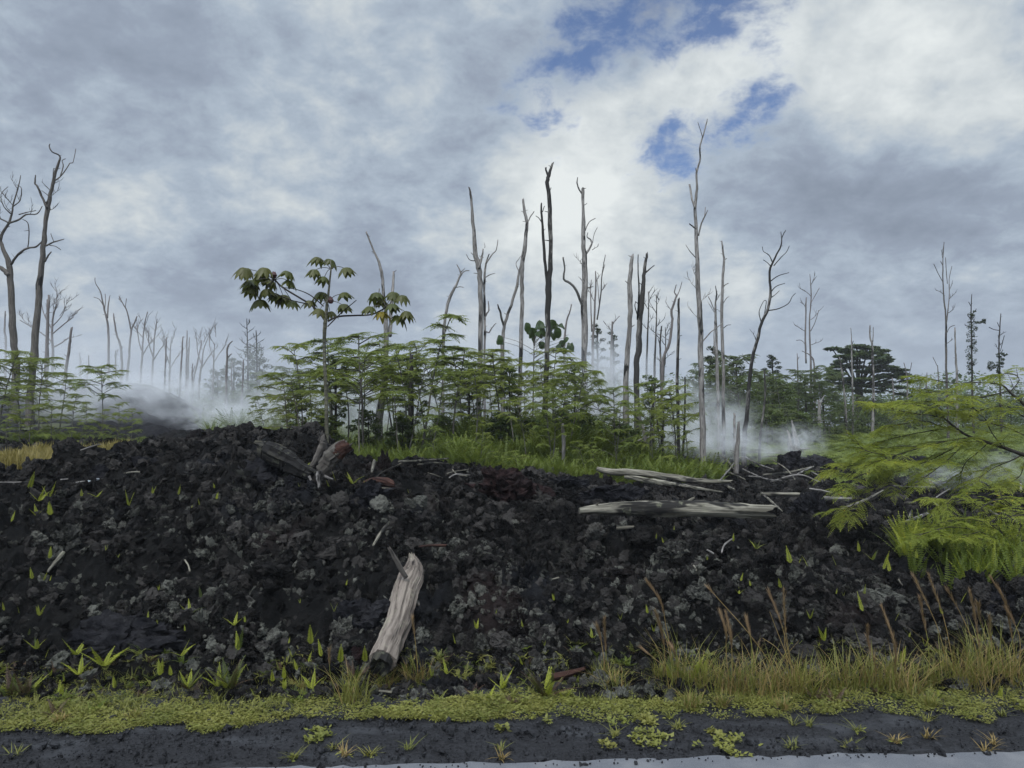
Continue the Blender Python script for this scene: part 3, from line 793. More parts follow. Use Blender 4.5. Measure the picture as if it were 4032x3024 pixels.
for k, (px, py, Y, w_, lb) in enumerate([(1556, 812, 29, 70, 'mid green tree right of the twin slim snags'), (1606, 822, 28, 64, 'mid green tree behind the curved snag'), (1652, 812, 33, 70, 'mid green tree right of the curved snag'), (1692, 824, 30, 60, 'mid green tree left of the twiggy twin snag'), (1738, 812, 33, 66, 'mid green tree at the twiggy twin snag'), (1776, 826, 34, 60, 'mid green tree right of the twiggy twin snag'),
        (1822, 872, 35, 70, 'low mid green tree under the umbrella tree, first'), (1872, 880, 36, 74, 'low mid green tree under the umbrella tree, second'), (1930, 868, 38, 74, 'low mid green tree right of the notched snag'), (1990, 862, 40, 74, 'low mid green tree left of the slim dark snag'), (2075, 868, 40, 80, 'low mid green tree right of the slim dark snag'), (2180, 866, 41, 90, 'low mid green tree behind the feathery tree top'),
        (1580, 880, 25, 60, 'low bushy tree behind the low pale stub'), (1665, 885, 27, 66, 'low bushy tree behind the splintered stump'), (1725, 890, 29, 66, 'low bushy tree at the fern field edge'), (455, 868, 31, 70, 'misty bushy tree right of the mound'), (520, 850, 33, 70, 'misty bushy tree left of the palmate tree'), (610, 830, 31, 70, 'misty bushy tree behind the palmate tree stem')]):
    dense_tree(px, py, Y, w_*1.25, lb, None, 'mid_tree', 40+k, 'broadleaf_tree', .12, .12)
for k, (px, py, Y, w_, lb) in enumerate([(705, 900, 15.5, 60, 'leafy dark shrub right of the palmate tree foot'), (795, 888, 17, 70, 'leafy dark shrub below the bent-topped snag'), (868, 905, 15, 60, 'leafy dark shrub at the blunt stub trunk'), (960, 900, 16.5, 70, 'leafy dark shrub left of the fork-topped snag foot'), (1085, 898, 15.5, 66, 'leafy dark shrub left of the charred snag foot'),
        (1150, 905, 16.5, 66, 'leafy dark shrub behind the charred snag foot'), (1215, 890, 16, 80, 'leafy dark shrub right of the charred snag foot'), (1275, 900, 17, 70, 'leafy dark shrub below the crooked-arm snag'), (1345, 915, 16, 66, 'leafy dark shrub by the leaning crossbar pole')]):
    dense_tree(px, py, Y, w_*1.2, lb, None, 'shrub', 70+k, 'shrub', .05, .085)['category'] = 'shrub'

for k, (px, py, Y, w_, lb) in enumerate([(725, 770, 18, 44, 'airy broad-leaved young tree behind the palmate tree'), (890, 776, 17, 46, 'airy broad-leaved young tree beside the blunt stub trunk'), (1012, 782, 19, 42, 'airy broad-leaved young tree left of the fork-topped snag'), (1100, 790, 17.5, 44, 'airy broad-leaved young tree right of the fork-topped snag'),
        (1240, 790, 18.5, 46, 'airy broad-leaved young tree right of the crooked-arm snag'), (1408, 812, 18.5, 44, 'airy broad-leaved young tree right of the two blunt snags'), (640, 830, 18, 44, 'airy broad-leaved young tree left of the palmate tree')]):
    dense_tree(px, py, Y, w_*1.5, lb, None, 'mid_tree', 90+k, 'young_tree', .35, .075)

# far wood closing the horizon
mb = MB(); rr = random.Random(99)
for i in range(300):
    Y = rr.uniform(55, 120); a = rr.uniform(-.78, .78)
    px = 1106 + a*1671
    lim = 842 if px < 620 else (815 if px < 1300 else 830)
    top = at(px*1.8228, (lim + rr.uniform(-16, 46))*1.8228, Y)
    z0 = float(h_base(np.array([top.x]), np.array([Y]))[0])
    Hh = top.z - z0
    if Hh < .5: continue
    for k in range(3):
        clump(mb, (top.x + rr.uniform(-1.5, 1.5), Y, z0 + Hh*(.35 + .28*k)), rr.uniform(1.5, 3), 1.5, Hh*.22, 90, .42, rr)
o = mb.build('far_wood', M['umb_leaf']); tag(o, 'far dark wood closing the horizon behind the snags', kind='stuff')

# umbrella tree
Yu = 50
cb = at(*full('E', 560, 1140), Yu); z0 = hz(cb.x, Yu) - .1
rt = thing('umbrella_tree', 'wide dark umbrella tree with layered flat crown', 'tree', (cb.x, Yu, z0))
tr = MB(); cr = MB(); rr = random.Random(4)
sweep(tr, [(cb.x, Yu, z0), at(*full('E', 555, 1100), Yu), at(*full('E', 550, 1010), Yu)], [.30, .26, .2], 8, 3, seed=3)
PADS = [(540, 770, 75, 13), (610, 778, 80, 12), (690, 800, 66, 12), (380, 785, 58, 12), (470, 800, 60, 12), (455, 835, 70, 12), (560, 830, 80, 13), (640, 845, 70, 12), (710, 870, 60, 10), (690, 905, 95, 14), (800, 925, 75, 12), (850, 955, 45, 9),
        (440, 900, 85, 13), (530, 905, 75, 12), (610, 935, 80, 12), (740, 965, 90, 13), (865, 995, 50, 9), (400, 950, 72, 12), (480, 985, 80, 12), (690, 1020, 85, 12), (800, 1035, 70, 11), (345, 1010, 60, 10), (590, 985, 80, 12), (430, 1050, 75, 11), (560, 1060, 80, 11), (830, 1080, 50, 9)]
for (x_, y_, rx_, rz2) in PADS:
    c = at(*full('E', x_, y_), Yu + rr.uniform(-2.2, 2.2)); s_ = .6028/FPX*Yu
    clump(cr, c, rx_*s_, rx_*s_*.9, rz2*s_, int(8*rx_), .22, rr, .25)
    p0 = at(*full('E', 545 + (x_-545)*.12, 1030), Yu)
    sweep(tr, [p0, p0.lerp(c, .5) + Vector((0, 0, .05*rx_*s_)), c - Vector((0, 0, rz2*s_*.4))], [.09, .055, .03], 5, 3, .2, .1, seed=int(x_))
for i in range(95):
    u_ = rr.random(); yy_ = 775 + 290*u_; hw = 110 + 190*min(1, u_*1.6); x_ = 570 + (35*u_) + rr.uniform(-hw, hw)
    c = at(*full('E', x_, yy_ + abs(x_-570)*.09), Yu + rr.uniform(-2.5, 2.5)); s_ = .6028/FPX*Yu
    clump(cr, c, rr.uniform(25, 50)*s_, rr.uniform(25, 50)*s_, rr.uniform(7, 12)*s_, 170, .22, rr, .25)
tr.build('trunk', M['bark_dark'], rt); cr.build('crown', M['umb_leaf'], rt)

# ------------------------------------------------------------------ dead trees
def branch_twigs(mb, p0, d, L, r, depth, rr):
    pts = [Vector(p0)]; dd = Vector(d).normalized()
    n = 4
    for i in range(n):
        dd = (dd + Vector((rr.uniform(-.5, .5), rr.uniform(-.5, .5), rr.uniform(-.15, .45)))*.6).normalized()
        pts.append(pts[-1] + dd*L/n)
    sweep(mb, pts, [r*(1-.65*i/n) for i in range(n+1)], 4 if r < .02 else 5, 1, 0, .1, seed=rr.randrange(9**6))
    if depth > 0:
        for i in range(1, n+1):
            for _ in range(rr.choice([1, 1, 2])):
                d2 = (dd + Vector((rr.uniform(-1, 1), rr.uniform(-.8, .8), rr.uniform(-.2, .7)))).normalized()
                branch_twigs(mb, pts[i], d2, L*rr.uniform(.35, .6), r*.7, depth-1, rr)

dead_n = 0
def dead_tree(reg, Y, strokes, label, mat='wood', group=None, twigs=(), name='dead_tree', cat='dead tree', sink=True, ns=8, ttw=1.0):
    """strokes: lists of (x, y, width px) in a region of the photo; first the trunk, then each limb"""
    global dead_n; dead_n += 1
    rr = random.Random(1000 + dead_n)
    s = REG[reg][2]/FPX*Y
    bp = at(*full(reg, strokes[0][0][0], strokes[0][0][1]), Y)
    zg = hz(bp.x, Y)
    if zg < bp.z: bp2 = Vector((bp.x, Y, zg - .15))
    else: bp2 = Vector((bp.x, Y, min(zg - .15, bp.z)))
    rt = thing(name, label, cat, (bp.x, Y, bp2.z + .15), group)
    drift = {}
    for k, st in enumerate(strokes):
        pts = []; rad = []
        slope = rr.uniform(-.7, .7) if k else rr.uniform(-.05, .05)
        y0 = Y
        if k:   # start depth from the nearest point of the trunk
            y0 = Y
        P0 = None
        for (x_, y_, w_) in st:
            p = at(*full(reg, x_, y_), Y)
            if P0 is None: P0 = p
            dy = slope*(p - P0).length*(1 if k else .5)
            p = at(*full(reg, x_, y_), y0 + dy)
            pts.append(p); rad.append(max(w_*s/2, .00042*Y))
        if k == 0 and bp2.z < pts[0].z - .05:
            pts = [bp2] + pts; rad = [rad[0]*1.15] + rad
        mb = MB()
        sweep(mb, pts, rad, ns if k == 0 else 6, 4, .22, .13, 1.2 if k == 0 else .8, seed=dead_n*31+k, flare=.25 if k == 0 else 0)
        # small broken stubs along the stem
        if w_ is not None and rad[0] > .03:
            for _ in range(3 if k == 0 else 1):
                i = rr.randrange(len(pts)//2, len(pts)) - 1
                q = pts[i].lerp(pts[min(i+1, len(pts)-1)], rr.random())
                dd = Vector((rr.choice([-1, 1]), rr.uniform(-.6, .6), rr.uniform(.1, .9))).normalized()
                sweep(mb, [q, q + dd*rad[i]*2.6], [rad[i]*.28, rad[i]*.14], 5, 1, 0, .2, seed=rr.randrange(9999))
        mb.build('trunk' if k == 0 else 'limb', M[mat], rt, smooth=True)
    if twigs:
        mb = MB()
        for (x_, y_, dx, dy, L, dep) in twigs:
            p = at(*full(reg, x_, y_), Y)
            branch_twigs(mb, p, Vector((dx, rr.uniform(-.5, .5), -dy)), L*s, max(.00048*Y, L*s*.014*ttw), dep, rr)
        mb.build('twigs', M[mat], rt)
    return rt

dead_tree('C', 20, [[(298, 1445, 27), (300, 1250, 25), (309, 1000, 24), (308, 700, 23), (300, 580, 29), (283, 500, 22), (270, 350, 17), (262, 230, 13), (252, 178, 7)],
    [(300, 585, 14), (316, 525, 11), (322, 485, 7)], [(330, 920, 14), (328, 760, 13), (328, 640, 13), (336, 560, 10), (352, 512, 5)], [(336, 560, 8), (365, 515, 7), (388, 490, 5), (396, 440, 4)],
    [(330, 630, 6), (355, 615, 5), (382, 607, 3)], [(282, 545, 5), (255, 540, 4), (238, 513, 3)]], 'tall pale snag with a forked limbed top left of the charred snag', twigs=[(330, 480, .5, -1, 30, 0)])
dead_tree('C', 21, [[(503, 1340, 24), (512, 1000, 21), (518, 800, 20), (516, 650, 19), (521, 560, 21), (535, 430, 20), (541, 350, 16), (530, 300, 14), (523, 237, 9)],
    [(545, 352, 8), (562, 320, 6), (578, 297, 4)], [(503, 600, 5), (487, 560, 4), (500, 538, 3), (510, 522, 2)]], 'tall pale snag with a curved blunt top, between the fork-topped and charred snags')
dead_tree('C', 22, [[(420, 1000, 20), (420, 920, 18), (428, 870, 16), (455, 790, 14), (487, 690, 13), (502, 600, 11), (512, 560, 9)], [(425, 870, 13), (408, 805, 11), (396, 767, 7)]],
    'bent grey snag with two arms leaning towards the curved blunt snag')
dead_tree('C', 18, [[(622, 1510, 24), (635, 1250, 27), (645, 1000, 25), (648, 800, 27), (650, 660, 30), (660, 560, 22), (661, 400, 22), (655, 250, 20), (645, 150, 19), (655, 108, 15), (672, 54, 9)],
    [(648, 118, 12), (640, 95, 10), (636, 76, 9)], [(645, 655, 18), (632, 540, 17), (622, 400, 14), (615, 300, 12), (614, 260, 9)], [(617, 352, 6), (602, 330, 4), (587, 319, 3)], [(620, 300, 5), (630, 270, 4)], [(655, 200, 5), (663, 178, 4)]],
    'tall charred black snag forking into two upright stems', 'wood_char')
dead_tree('C', 21.5, [[(828, 1320, 26), (830, 1100, 28), (830, 800, 33), (834, 600, 28), (828, 480, 24), (825, 350, 18), (823, 200, 14), (824, 180, 11)], [(820, 208, 9), (801, 180, 8), (794, 150, 6), (797, 126, 4)],
    [(822, 775, 15), (792, 695, 14), (757, 655, 13), (727, 635, 11), (731, 580, 9), (724, 528, 8)], [(838, 510, 12), (866, 465, 10), (863, 440, 8), (845, 425, 6), (848, 405, 4)], [(835, 392, 6), (855, 350, 5), (887, 331, 3)],
    [(872, 455, 4), (880, 410, 3), (896, 378, 2)]], 'tall grey snag with a crooked arm reaching left, right of the charred snag',
    twigs=[(825, 570, -.8, -.8, 55, 1), (825, 650, -.8, -.4, 30, 1), (850, 700, .6, -.8, 40, 1), (870, 490, .8, -.5, 40, 1)])
dead_tree('C', 24, [[(872, 1020, 14), (880, 850, 10), (888, 660, 8), (886, 598, 5)], [(895, 840, 8), (912, 725, 7), (920, 610, 5), (936, 515, 3)], [(868, 900, 8), (862, 700, 6), (866, 640, 4)], [(905, 760, 4), (900, 690, 4), (895, 640, 3)]],
    'slender twiggy snag of several stems just right of the crooked-arm snag', 'wood_far', twigs=[(920, 620, .5, -1, 60, 1), (888, 660, .5, -1, 50, 1), (912, 700, .9, -.6, 40, 1), (882, 750, -.8, -.8, 50, 1)])
dead_tree('C', 19.5, [[(1040, 1150, 28), (1052, 950, 25), (1060, 800, 24), (1058, 650, 22), (1066, 570, 18), (1072, 521, 16)]], 'blunt thick branchless snag, left of the two blunt snags')
dead_tree('C', 19, [[(1092, 1150, 28), (1100, 1000, 30), (1108, 850, 28), (1125, 720, 24), (1130, 620, 20), (1140, 550, 16), (1145, 511, 12)], [(1133, 610, 9), (1158, 587, 7), (1182, 568, 4)], [(1098, 840, 12), (1106, 700, 9), (1100, 590, 6), (1101, 514, 4)], [(1098, 820, 7), (1085, 775, 5), (1088, 750, 4)]],
    'thick dark blunt snag with a side spike, right of the two blunt snags', 'wood_char')
dead_tree('C', 22.5, [[(120, 1250, 15), (122, 950, 15), (130, 850, 16), (150, 740, 15), (180, 680, 13), (205, 622, 10), (208, 600, 8), (190, 563, 4)], [(206, 626, 8), (226, 598, 6), (252, 594, 4)], [(183, 680, 5), (205, 675, 4), (223, 678, 3)], [(210, 604, 5), (230, 582, 3)]],
    'leaning grey snag with a hooked fork top, between palmate tree and fork-topped snag')
dead_tree('C', 24, [[(730, 1000, 11), (742, 850, 9), (758, 800, 7), (766, 764, 5)]], 'thin leaning bare pole behind the big round leaves', 'wood_far')
dead_tree('C', 13.2, [[(726, 1545, 17), (725, 1450, 17), (722, 1370, 14)]], 'short grey stump standing in the ferns under the charred snag', name='stump', cat='stump')
dead_tree('C', 25, [[(965, 1050, 12), (970, 900, 10), (972, 850, 7)], [(968, 870, 4), (990, 840, 3), (1008, 822, 2)]], 'thin dead stem in the mist behind the limb-armed snag', 'wood_far', twigs=[(968, 900, -.7, -.8, 50, 1), (970, 870, .7, -.8, 45, 1)])
dead_tree('C', 23, [[(330, 960, 9), (352, 905, 7), (375, 870, 5), (387, 859, 3)]], 'short thin crooked branch top right of the fork-topped snag', 'wood_far')
dead_tree('C', 23, [[(330, 900, 11), (336, 820, 9), (350, 795, 7), (348, 750, 5)]], 'low forked grey pole tucked behind the fork-topped snag', 'wood_far')
for (x_, y_, l_) in ((1150, 700, 'first thin twiggy dead stem right of the two blunt snags'), (1190, 720, 'second thin twiggy dead stem right of the two blunt snags'), (1235, 880, 'third thin twiggy dead stem right of the two blunt snags')):
    dead_tree('C', 25, [[(x_-8, 1120, 11), (x_, y_+180, 8), (x_+4, y_+60, 5), (x_+2, y_, 3)]], l_, 'wood_char', 'thin twiggy stems', twigs=[(x_+3, y_+90, -.7, -.8, 70, 1), (x_+2, y_+50, .7, -.8, 60, 1), (x_, y_+160, .8, -.6, 60, 1), (x_, y_+190, -.8, -.6, 60, 1), (x_+3, y_+20, .3, -1, 40, 1)])
# behind the palmate tree
dead_tree('B', 20, [[(1070, 1250, 50), (1100, 1000, 40), (1113, 800, 34), (1112, 620, 31), (1098, 430, 22), (1085, 310, 20), (1065, 220, 18), (1030, 140, 14), (983, 27, 11)], [(1138, 700, 28), (1145, 520, 25), (1155, 400, 21), (1160, 284, 15)], [(1075, 420, 9), (1060, 480, 7), (1068, 392, 6)]],
    'bent-topped grey snag behind the right leaf fan of the palmate tree')
dead_tree('B', 16.2, [[(1262, 1340, 28), (1270, 1150, 28), (1275, 980, 26), (1278, 825, 24)]], 'blunt grey stub trunk right of the bent-topped snag', 'wood_char', name='stump', cat='stump')
dead_tree('B', 30, [[(70, 1060, 17), (72, 880, 14), (75, 790, 12), (88, 755, 9), (107, 737, 6)], [(82, 840, 8), (95, 825, 7), (104, 818, 4)]], 'short grey snag with a hooked top, left of the spiky dark tree', 'wood_far')
dead_tree('B', 32, [[(170, 1100, 12), (176, 980, 11), (180, 860, 8)]], 'thin pale pole below the spiky dark tree', 'wood_far')
for (x_, y_, l_) in ((205, 590, 'tall spiky dark tree with fine bare twigs, left of two'), (265, 665, 'spiky dark tree with fine twigs, right of two')):
    r0 = dead_tree('B', 40, [[(x_+5, 1050, 14), (x_+3, 850, 11), (x_, 700, 7), (x_-3, y_, 3)]], l_, 'bark_dark', None, twigs=[(x_, y_+40+26*k, (-1)**k, -.5, 40+3*k, 1) for k in range(11)], cat='tree', name='spiky_tree', ttw=1.3)
    rr = random.Random(x_); cr = MB()
    for k in range(34):
        q = at(*full('B', x_ + rr.uniform(-55, 55)*(.4 + k/34), 760 + k*7 + rr.uniform(-20, 20)), 40 + rr.uniform(-.8, .8))
        clump(cr, q, .2, .2, .1, 16, .12, rr)
    cr.build('crown', M['dark_leaf'], r0)
# region D
dead_tree('D', 15.5, [[(300, 1610, 27), (292, 1350, 26), (286, 1000, 23), (275, 800, 21), (268, 600, 16), (262, 470, 14), (270, 380, 10), (269, 310, 9), (284, 250, 8), (283, 200, 7), (296, 150, 6), (310, 100, 5), (315, 76, 3)],
    [(262, 465, 9), (246, 410, 9), (238, 362, 8)], [(276, 585, 8), (290, 530, 7), (307, 495, 5), (317, 473, 3)], [(304, 498, 5), (307, 460, 3)], [(266, 680, 5), (240, 652, 4), (222, 624, 3)], [(266, 555, 7), (250, 542, 6), (238, 533, 5)], [(295, 157, 3), (284, 120, 2.5), (274, 90, 2)],
    [(290, 1050, 6), (330, 1005, 5), (365, 978, 4), (385, 960, 3)], [(290, 1000, 9), (290, 930, 8), (289, 870, 7)], [(268, 315, 5), (265, 290, 4)]],
    'tallest snag, pale slim trunk with a long wavy top', 'wood', twigs=[(270, 820, -.8, -.7, 70, 1), (280, 950, -.8, -.4, 70, 1), (285, 870, .9, -.6, 60, 1), (265, 760, -.7, -.9, 60, 1)])
dead_tree('D', 21, [[(385, 1500, 17), (385, 1200, 15), (378, 950, 13), (382, 780, 12), (389, 700, 10), (382, 640, 8), (378, 608, 5)], [(381, 812, 5), (394, 798, 4), (407, 792, 3)], [(384, 880, 4), (400, 855, 3), (410, 850, 2)], [(383, 990, 4), (400, 975, 3), (417, 972, 2)], [(388, 690, 4), (400, 683, 3)]],
    'slim snag with side pegs, right one of the twin slim snags')
dead_tree('D', 22, [[(365, 1480, 16), (360, 1200, 14), (352, 950, 10), (350, 890, 8), (356, 840, 6), (351, 803, 3)], [(346, 908, 5), (330, 870, 4), (319, 848, 3)], [(345, 1100, 7), (345, 1020, 5), (348, 950, 4)]], 'slim forked snag, left one of the twin slim snags', twigs=[(352, 930, -.6, -.9, 50, 1), (350, 880, .4, -1, 50, 1)])
dead_tree('D', 19.5, [[(474, 1515, 22), (490, 1340, 18), (505, 1150, 15), (530, 1050, 14), (548, 970, 13), (580, 900, 12), (590, 830, 12), (587, 740, 10), (610, 680, 8), (635, 630, 6), (641, 590, 4), (656, 562, 3)],
    [(580, 910, 6), (625, 902, 5), (668, 880, 4), (685, 850, 3), (699, 835, 2)], [(591, 855, 5), (612, 840, 4), (629, 824, 3)], [(592, 830, 5), (615, 805, 4), (652, 792, 2)], [(588, 785, 5), (622, 760, 4), (670, 745, 2)], [(600, 705, 5), (585, 670, 4), (560, 652, 3), (555, 632, 2)],
    [(605, 715, 5), (635, 680, 4), (660, 655, 3), (672, 630, 2)], [(550, 960, 5), (541, 915, 4), (560, 870, 3)], [(640, 605, 3), (636, 568, 2)], [(595, 720, 4), (575, 700, 3), (560, 690, 2)], [(565, 925, 4), (572, 870, 3), (562, 868, 2)]],
    'curved leaning snag with many side branches', 'wood_char', twigs=[(530, 1045, -.5, -1, 45, 1), (508, 1150, -.5, -.8, 50, 1)])
dead_tree('D', 21, [[(118, 1170, 13), (150, 1050, 12), (163, 960, 10), (160, 910, 10), (180, 850, 8), (172, 830, 5), (180, 798, 3)], [(182, 850, 6), (195, 820, 4), (205, 785, 2)]], 'wavy grey snag left of the tallest snag', 'wood_far', twigs=[(160, 910, -.6, -.8, 50, 1), (150, 1040, -.8, -.6, 50, 1)])
dead_tree('D', 18, [[(188, 1420, 14), (185, 1200, 14), (190, 1000, 12), (191, 863, 9)]], 'straight branchless pole just left of the tallest snag', 'wood_char')
dead_tree('D', 27, [[(112, 1160, 8), (110, 1060, 8), (116, 980, 6)], [(112, 1070, 4), (100, 1030, 3)]], 'short dark dead pole between blunt and wavy snags', 'wood_char')
dead_tree('D', 36, [[(768, 1330, 11), (765, 1120, 8), (760, 960, 6), (768, 850, 5), (762, 752, 2)], [(746, 1140, 7), (742, 1000, 7), (746, 855, 5)], [(765, 1000, 4), (785, 960, 3), (800, 910, 2)], [(765, 880, 3), (785, 845, 2), (803, 812, 2)], [(745, 1060, 3), (725, 1040, 2), (705, 1040, 2)]],
    'tall twiggy twin snag left of the umbrella tree', 'wood_far', twigs=[(766, 950, .8, -.7, 60, 1), (768, 850, -.5, -1, 60, 1), (742, 1000, -.9, -.4, 50, 1), (766, 1060, .9, -.3, 45, 1), (764, 800, .5, -.9, 45, 1), (745, 900, -.8, -.6, 45, 1)])
dead_tree('D', 19, [[(543, 1500, 11), (560, 1350, 10), (567, 1270, 8), (565, 1175, 7)]], 'thin dark stick tree right of the curved snag foot', 'wood_char')
dead_tree('D', 18.5, [[(437, 1500, 13), (435, 1430, 12), (433, 1358, 10)]], 'low pale stub left of the curved snag foot', name='stump', cat='stump')
dead_tree('D', 16.5, [[(441, 1570, 22), (448, 1480, 18), (452, 1398, 9)]], 'pale pointed stump in front of the low pale stub', name='stump', cat='stump')
dead_tree('D', 17, [[(208, 1550, 11), (217, 1400, 9), (218, 1200, 6)]], 'thin black stem rising left of the tallest snag foot', 'wood_char')
dead_tree('D', 15.5, [[(273, 1640, 8), (273, 1590, 7), (270, 1545, 4)]], 'short charred stick beside the tallest snag foot', 'wood_char', name='stump', cat='stump')
dead_tree('D', 16.5, [[(52, 1550, 14), (45, 1470, 15), (28, 1400, 13), (8, 1330, 11)], [(10, 1480, 8), (45, 1465, 8), (90, 1462, 6)]], 'leaning grey pole with a crossbar log in the ferns', 'wood', name='leaning_pole')
dead_tree('D', 18.5, [[(700, 1520, 44), (697, 1470, 26), (690, 1430, 16), (683, 1392, 6)], [(685, 1510, 20), (675, 1460, 14), (662, 1432, 5)], [(705, 1500, 12), (720, 1510, 7), (738, 1532, 3)], [(672, 1520, 10), (670, 1500, 8), (668, 1470, 3)]], 'splintered pale stump above the round black boulder', 'wood', name='splintered_stump', cat='stump')
for k, (x_, yb, yt, w_, l_) in enumerate([(65, 1560, 1330, 9, 'thin bare sapling pole left of the leaning crossbar pole'), (110, 1540, 1420, 7, 'thin pole close right of the crossbar pole'), (120, 1500, 1290, 8, 'dark thin pole behind the crossbar pole'), (78, 1500, 1230, 9, 'thin dark pole above the crossbar pole')]):
    dead_tree('D', 15.5 + k*.6, [[(x_, yb, w_), (x_+4, (yb+yt)/2, w_*.9), (x_+8, yt, w_*.5)]], l_, 'wood_char', 'thin poles by the crossbar log')
# region A
dead_tree('A', 24, [[(78, 1220, 34), (75, 1130, 33), (68, 1000, 32), (54, 800, 30), (45, 690, 26), (14, 605, 19), (2, 560, 17), (40, 490, 12), (60, 440, 10), (66, 390, 8), (90, 310, 6), (104, 244, 3)],
    [(45, 745, 24), (15, 715, 20), (-25, 690, 17), (-60, 640, 14), (-90, 540, 9)], [(55, 690, 14), (90, 642, 12), (135, 610, 10), (180, 602, 9), (208, 578, 6)], [(140, 608, 6), (146, 540, 5), (140, 482, 4), (113, 464, 3)], [(48, 482, 10), (95, 466, 9), (130, 440, 8), (185, 436, 6), (212, 398, 4)], [(2, 560, 12), (-30, 500, 9), (-40, 420, 7), (-20, 330, 4)],
    [(60, 440, 7), (20, 400, 5), (5, 340, 4), (40, 300, 3)], [(64, 400, 6), (100, 370, 5), (108, 310, 4), (85, 290, 3)], [(95, 440, 6), (130, 430, 5), (180, 420, 4)], [(40, 480, 8), (5, 462, 7), (-20, 455, 5)]],
    'dark branching snag at the left picture edge', 'wood_dark', twigs=[(90, 310, -.7, -.7, 70, 1), (60, 430, -.8, -.6, 80, 1), (20, 400, -.5, -.9, 70, 1), (66, 395, -.6, -.8, 70, 2), (150, 440, .5, -.9, 60, 1), (62, 690, .3, -1, 70, 1), (100, 375, -.2, -1, 60, 1), (5, 460, -.4, -.8, 80, 2), (146, 520, -.9, .1, 30, 0)])
dead_tree('A', 23, [[(155, 1290, 36), (175, 1100, 35), (195, 850, 32), (215, 650, 26), (228, 500, 22), (238, 420, 22), (260, 310, 17), (275, 240, 15), (295, 180, 12), (300, 145, 9), (262, 125, 7), (248, 100, 6), (251, 86, 4)],
    [(236, 408, 14), (215, 360, 11), (188, 300, 9), (176, 283, 8), (178, 242, 5)], [(278, 268, 8), (306, 247, 7), (335, 208, 5), (352, 182, 5), (368, 175, 4), (381, 110, 2)], [(304, 245, 6), (318, 195, 5), (312, 170, 4), (328, 160, 3)], [(230, 597, 10), (265, 580, 7), (300, 570, 6), (322, 563, 4)], [(250, 595, 5), (280, 600, 4), (304, 616, 3)],
    [(225, 675, 12), (243, 645, 9), (256, 629, 6)], [(270, 575, 4), (258, 545, 3), (256, 535, 2)], [(232, 380, 6), (245, 350, 4), (210, 320, 3)], [(264, 300, 5), (268, 215, 3), (275, 210, 2)], [(218, 520, 5), (222, 490, 4)]],
    'tall dark leaning snag with an antler top, second from the left edge', 'wood_dark', twigs=[(250, 350, .9, -.4, 70, 1), (240, 420, .9, -.1, 60, 1), (255, 320, -.8, -.6, 50, 1), (265, 290, .9, -.5, 45, 1)])
dead_tree('A', 31, [[(262, 1290, 14), (265, 1150, 13), (262, 1040, 11), (268, 950, 8), (285, 890, 5)], [(262, 1110, 8), (300, 1090, 7), (345, 1060, 5)], [(262, 1080, 8), (215, 1040, 6), (150, 1000, 5), (100, 970, 3)], [(264, 1040, 7), (310, 1000, 6), (370, 955, 3)], [(264, 1020, 7), (225, 950, 5), (205, 870, 3)], [(265, 1000, 6), (310, 950, 4), (330, 900, 3)]],
    'broad twiggy bare tree behind the tall leaning snag', 'wood_far', twigs=[(280, 900, .2, -1, 110, 2), (330, 985, .7, -.6, 80, 2), (230, 960, -.5, -.9, 100, 2), (180, 1010, -.9, -.4, 90, 2), (300, 950, .5, -.8, 90, 2), (265, 960, -.1, -1, 100, 2), (320, 1070, .9, -.3, 60, 1)])
dead_tree('A', 29, [[(236, 1240, 15), (241, 1050, 13), (245, 850, 9)], [(226, 1230, 11), (236, 1000, 9), (238, 870, 7)]], 'twin straight poles in front of the broad twiggy bare tree', 'wood_far')
dead_tree('A', 28, [[(322, 1290, 15), (345, 1130, 13), (354, 1060, 11), (360, 1013, 10)]], 'pale leaning stub right of the broad twiggy bare tree', 'wood_far')
dead_tree('A', 33, [[(546, 1220, 12), (545, 1060, 11), (540, 980, 10), (520, 900, 8), (505, 830, 6), (480, 785, 3), (477, 758, 2)], [(540, 960, 8), (544, 900, 6), (552, 848, 3)], [(518, 895, 5), (498, 865, 4), (472, 855, 2)], [(526, 920, 4), (530, 870, 3), (528, 838, 2)]], 'misty slim snag with a hair-thin top, left of the mound', 'wood_far')
dead_tree('A', 34, [[(612, 1230, 12), (607, 1110, 11), (585, 1040, 9), (575, 980, 7), (571, 940, 5)], [(608, 1130, 7), (614, 1105, 5)]], 'bent misty stub right of the hair-topped slim snag', 'wood_far')
dead_tree('A', 34, [[(640, 1260, 13), (650, 1120, 11), (660, 1020, 9), (675, 985, 7), (688, 953, 5)], [(657, 1015, 8), (640, 930, 6), (622, 895, 5), (598, 850, 3)], [(630, 905, 4), (635, 862, 3)]], 'misty forked snag with a long leaning arm above the mound', 'wood_far', twigs=[(612, 880, -.8, -.5, 40, 1)])
TW = [(705, 1290, 12, 740, 930, 'misty fan-crowned bare tree above the mound'), (762, 1310, 12, 790, 965, 'misty bare tree with a slanting fan, right of the mound top'), (850, 1310, 11, 862, 1055, 'misty short bare fan tree right of the slanting fan tree'), (1000, 1300, 11, 1045, 1060, 'dark misty leaning bare tree of many stems'), (1072, 1230, 9, 1080, 1085, 'small misty bare tree right of the many-stemmed one')]
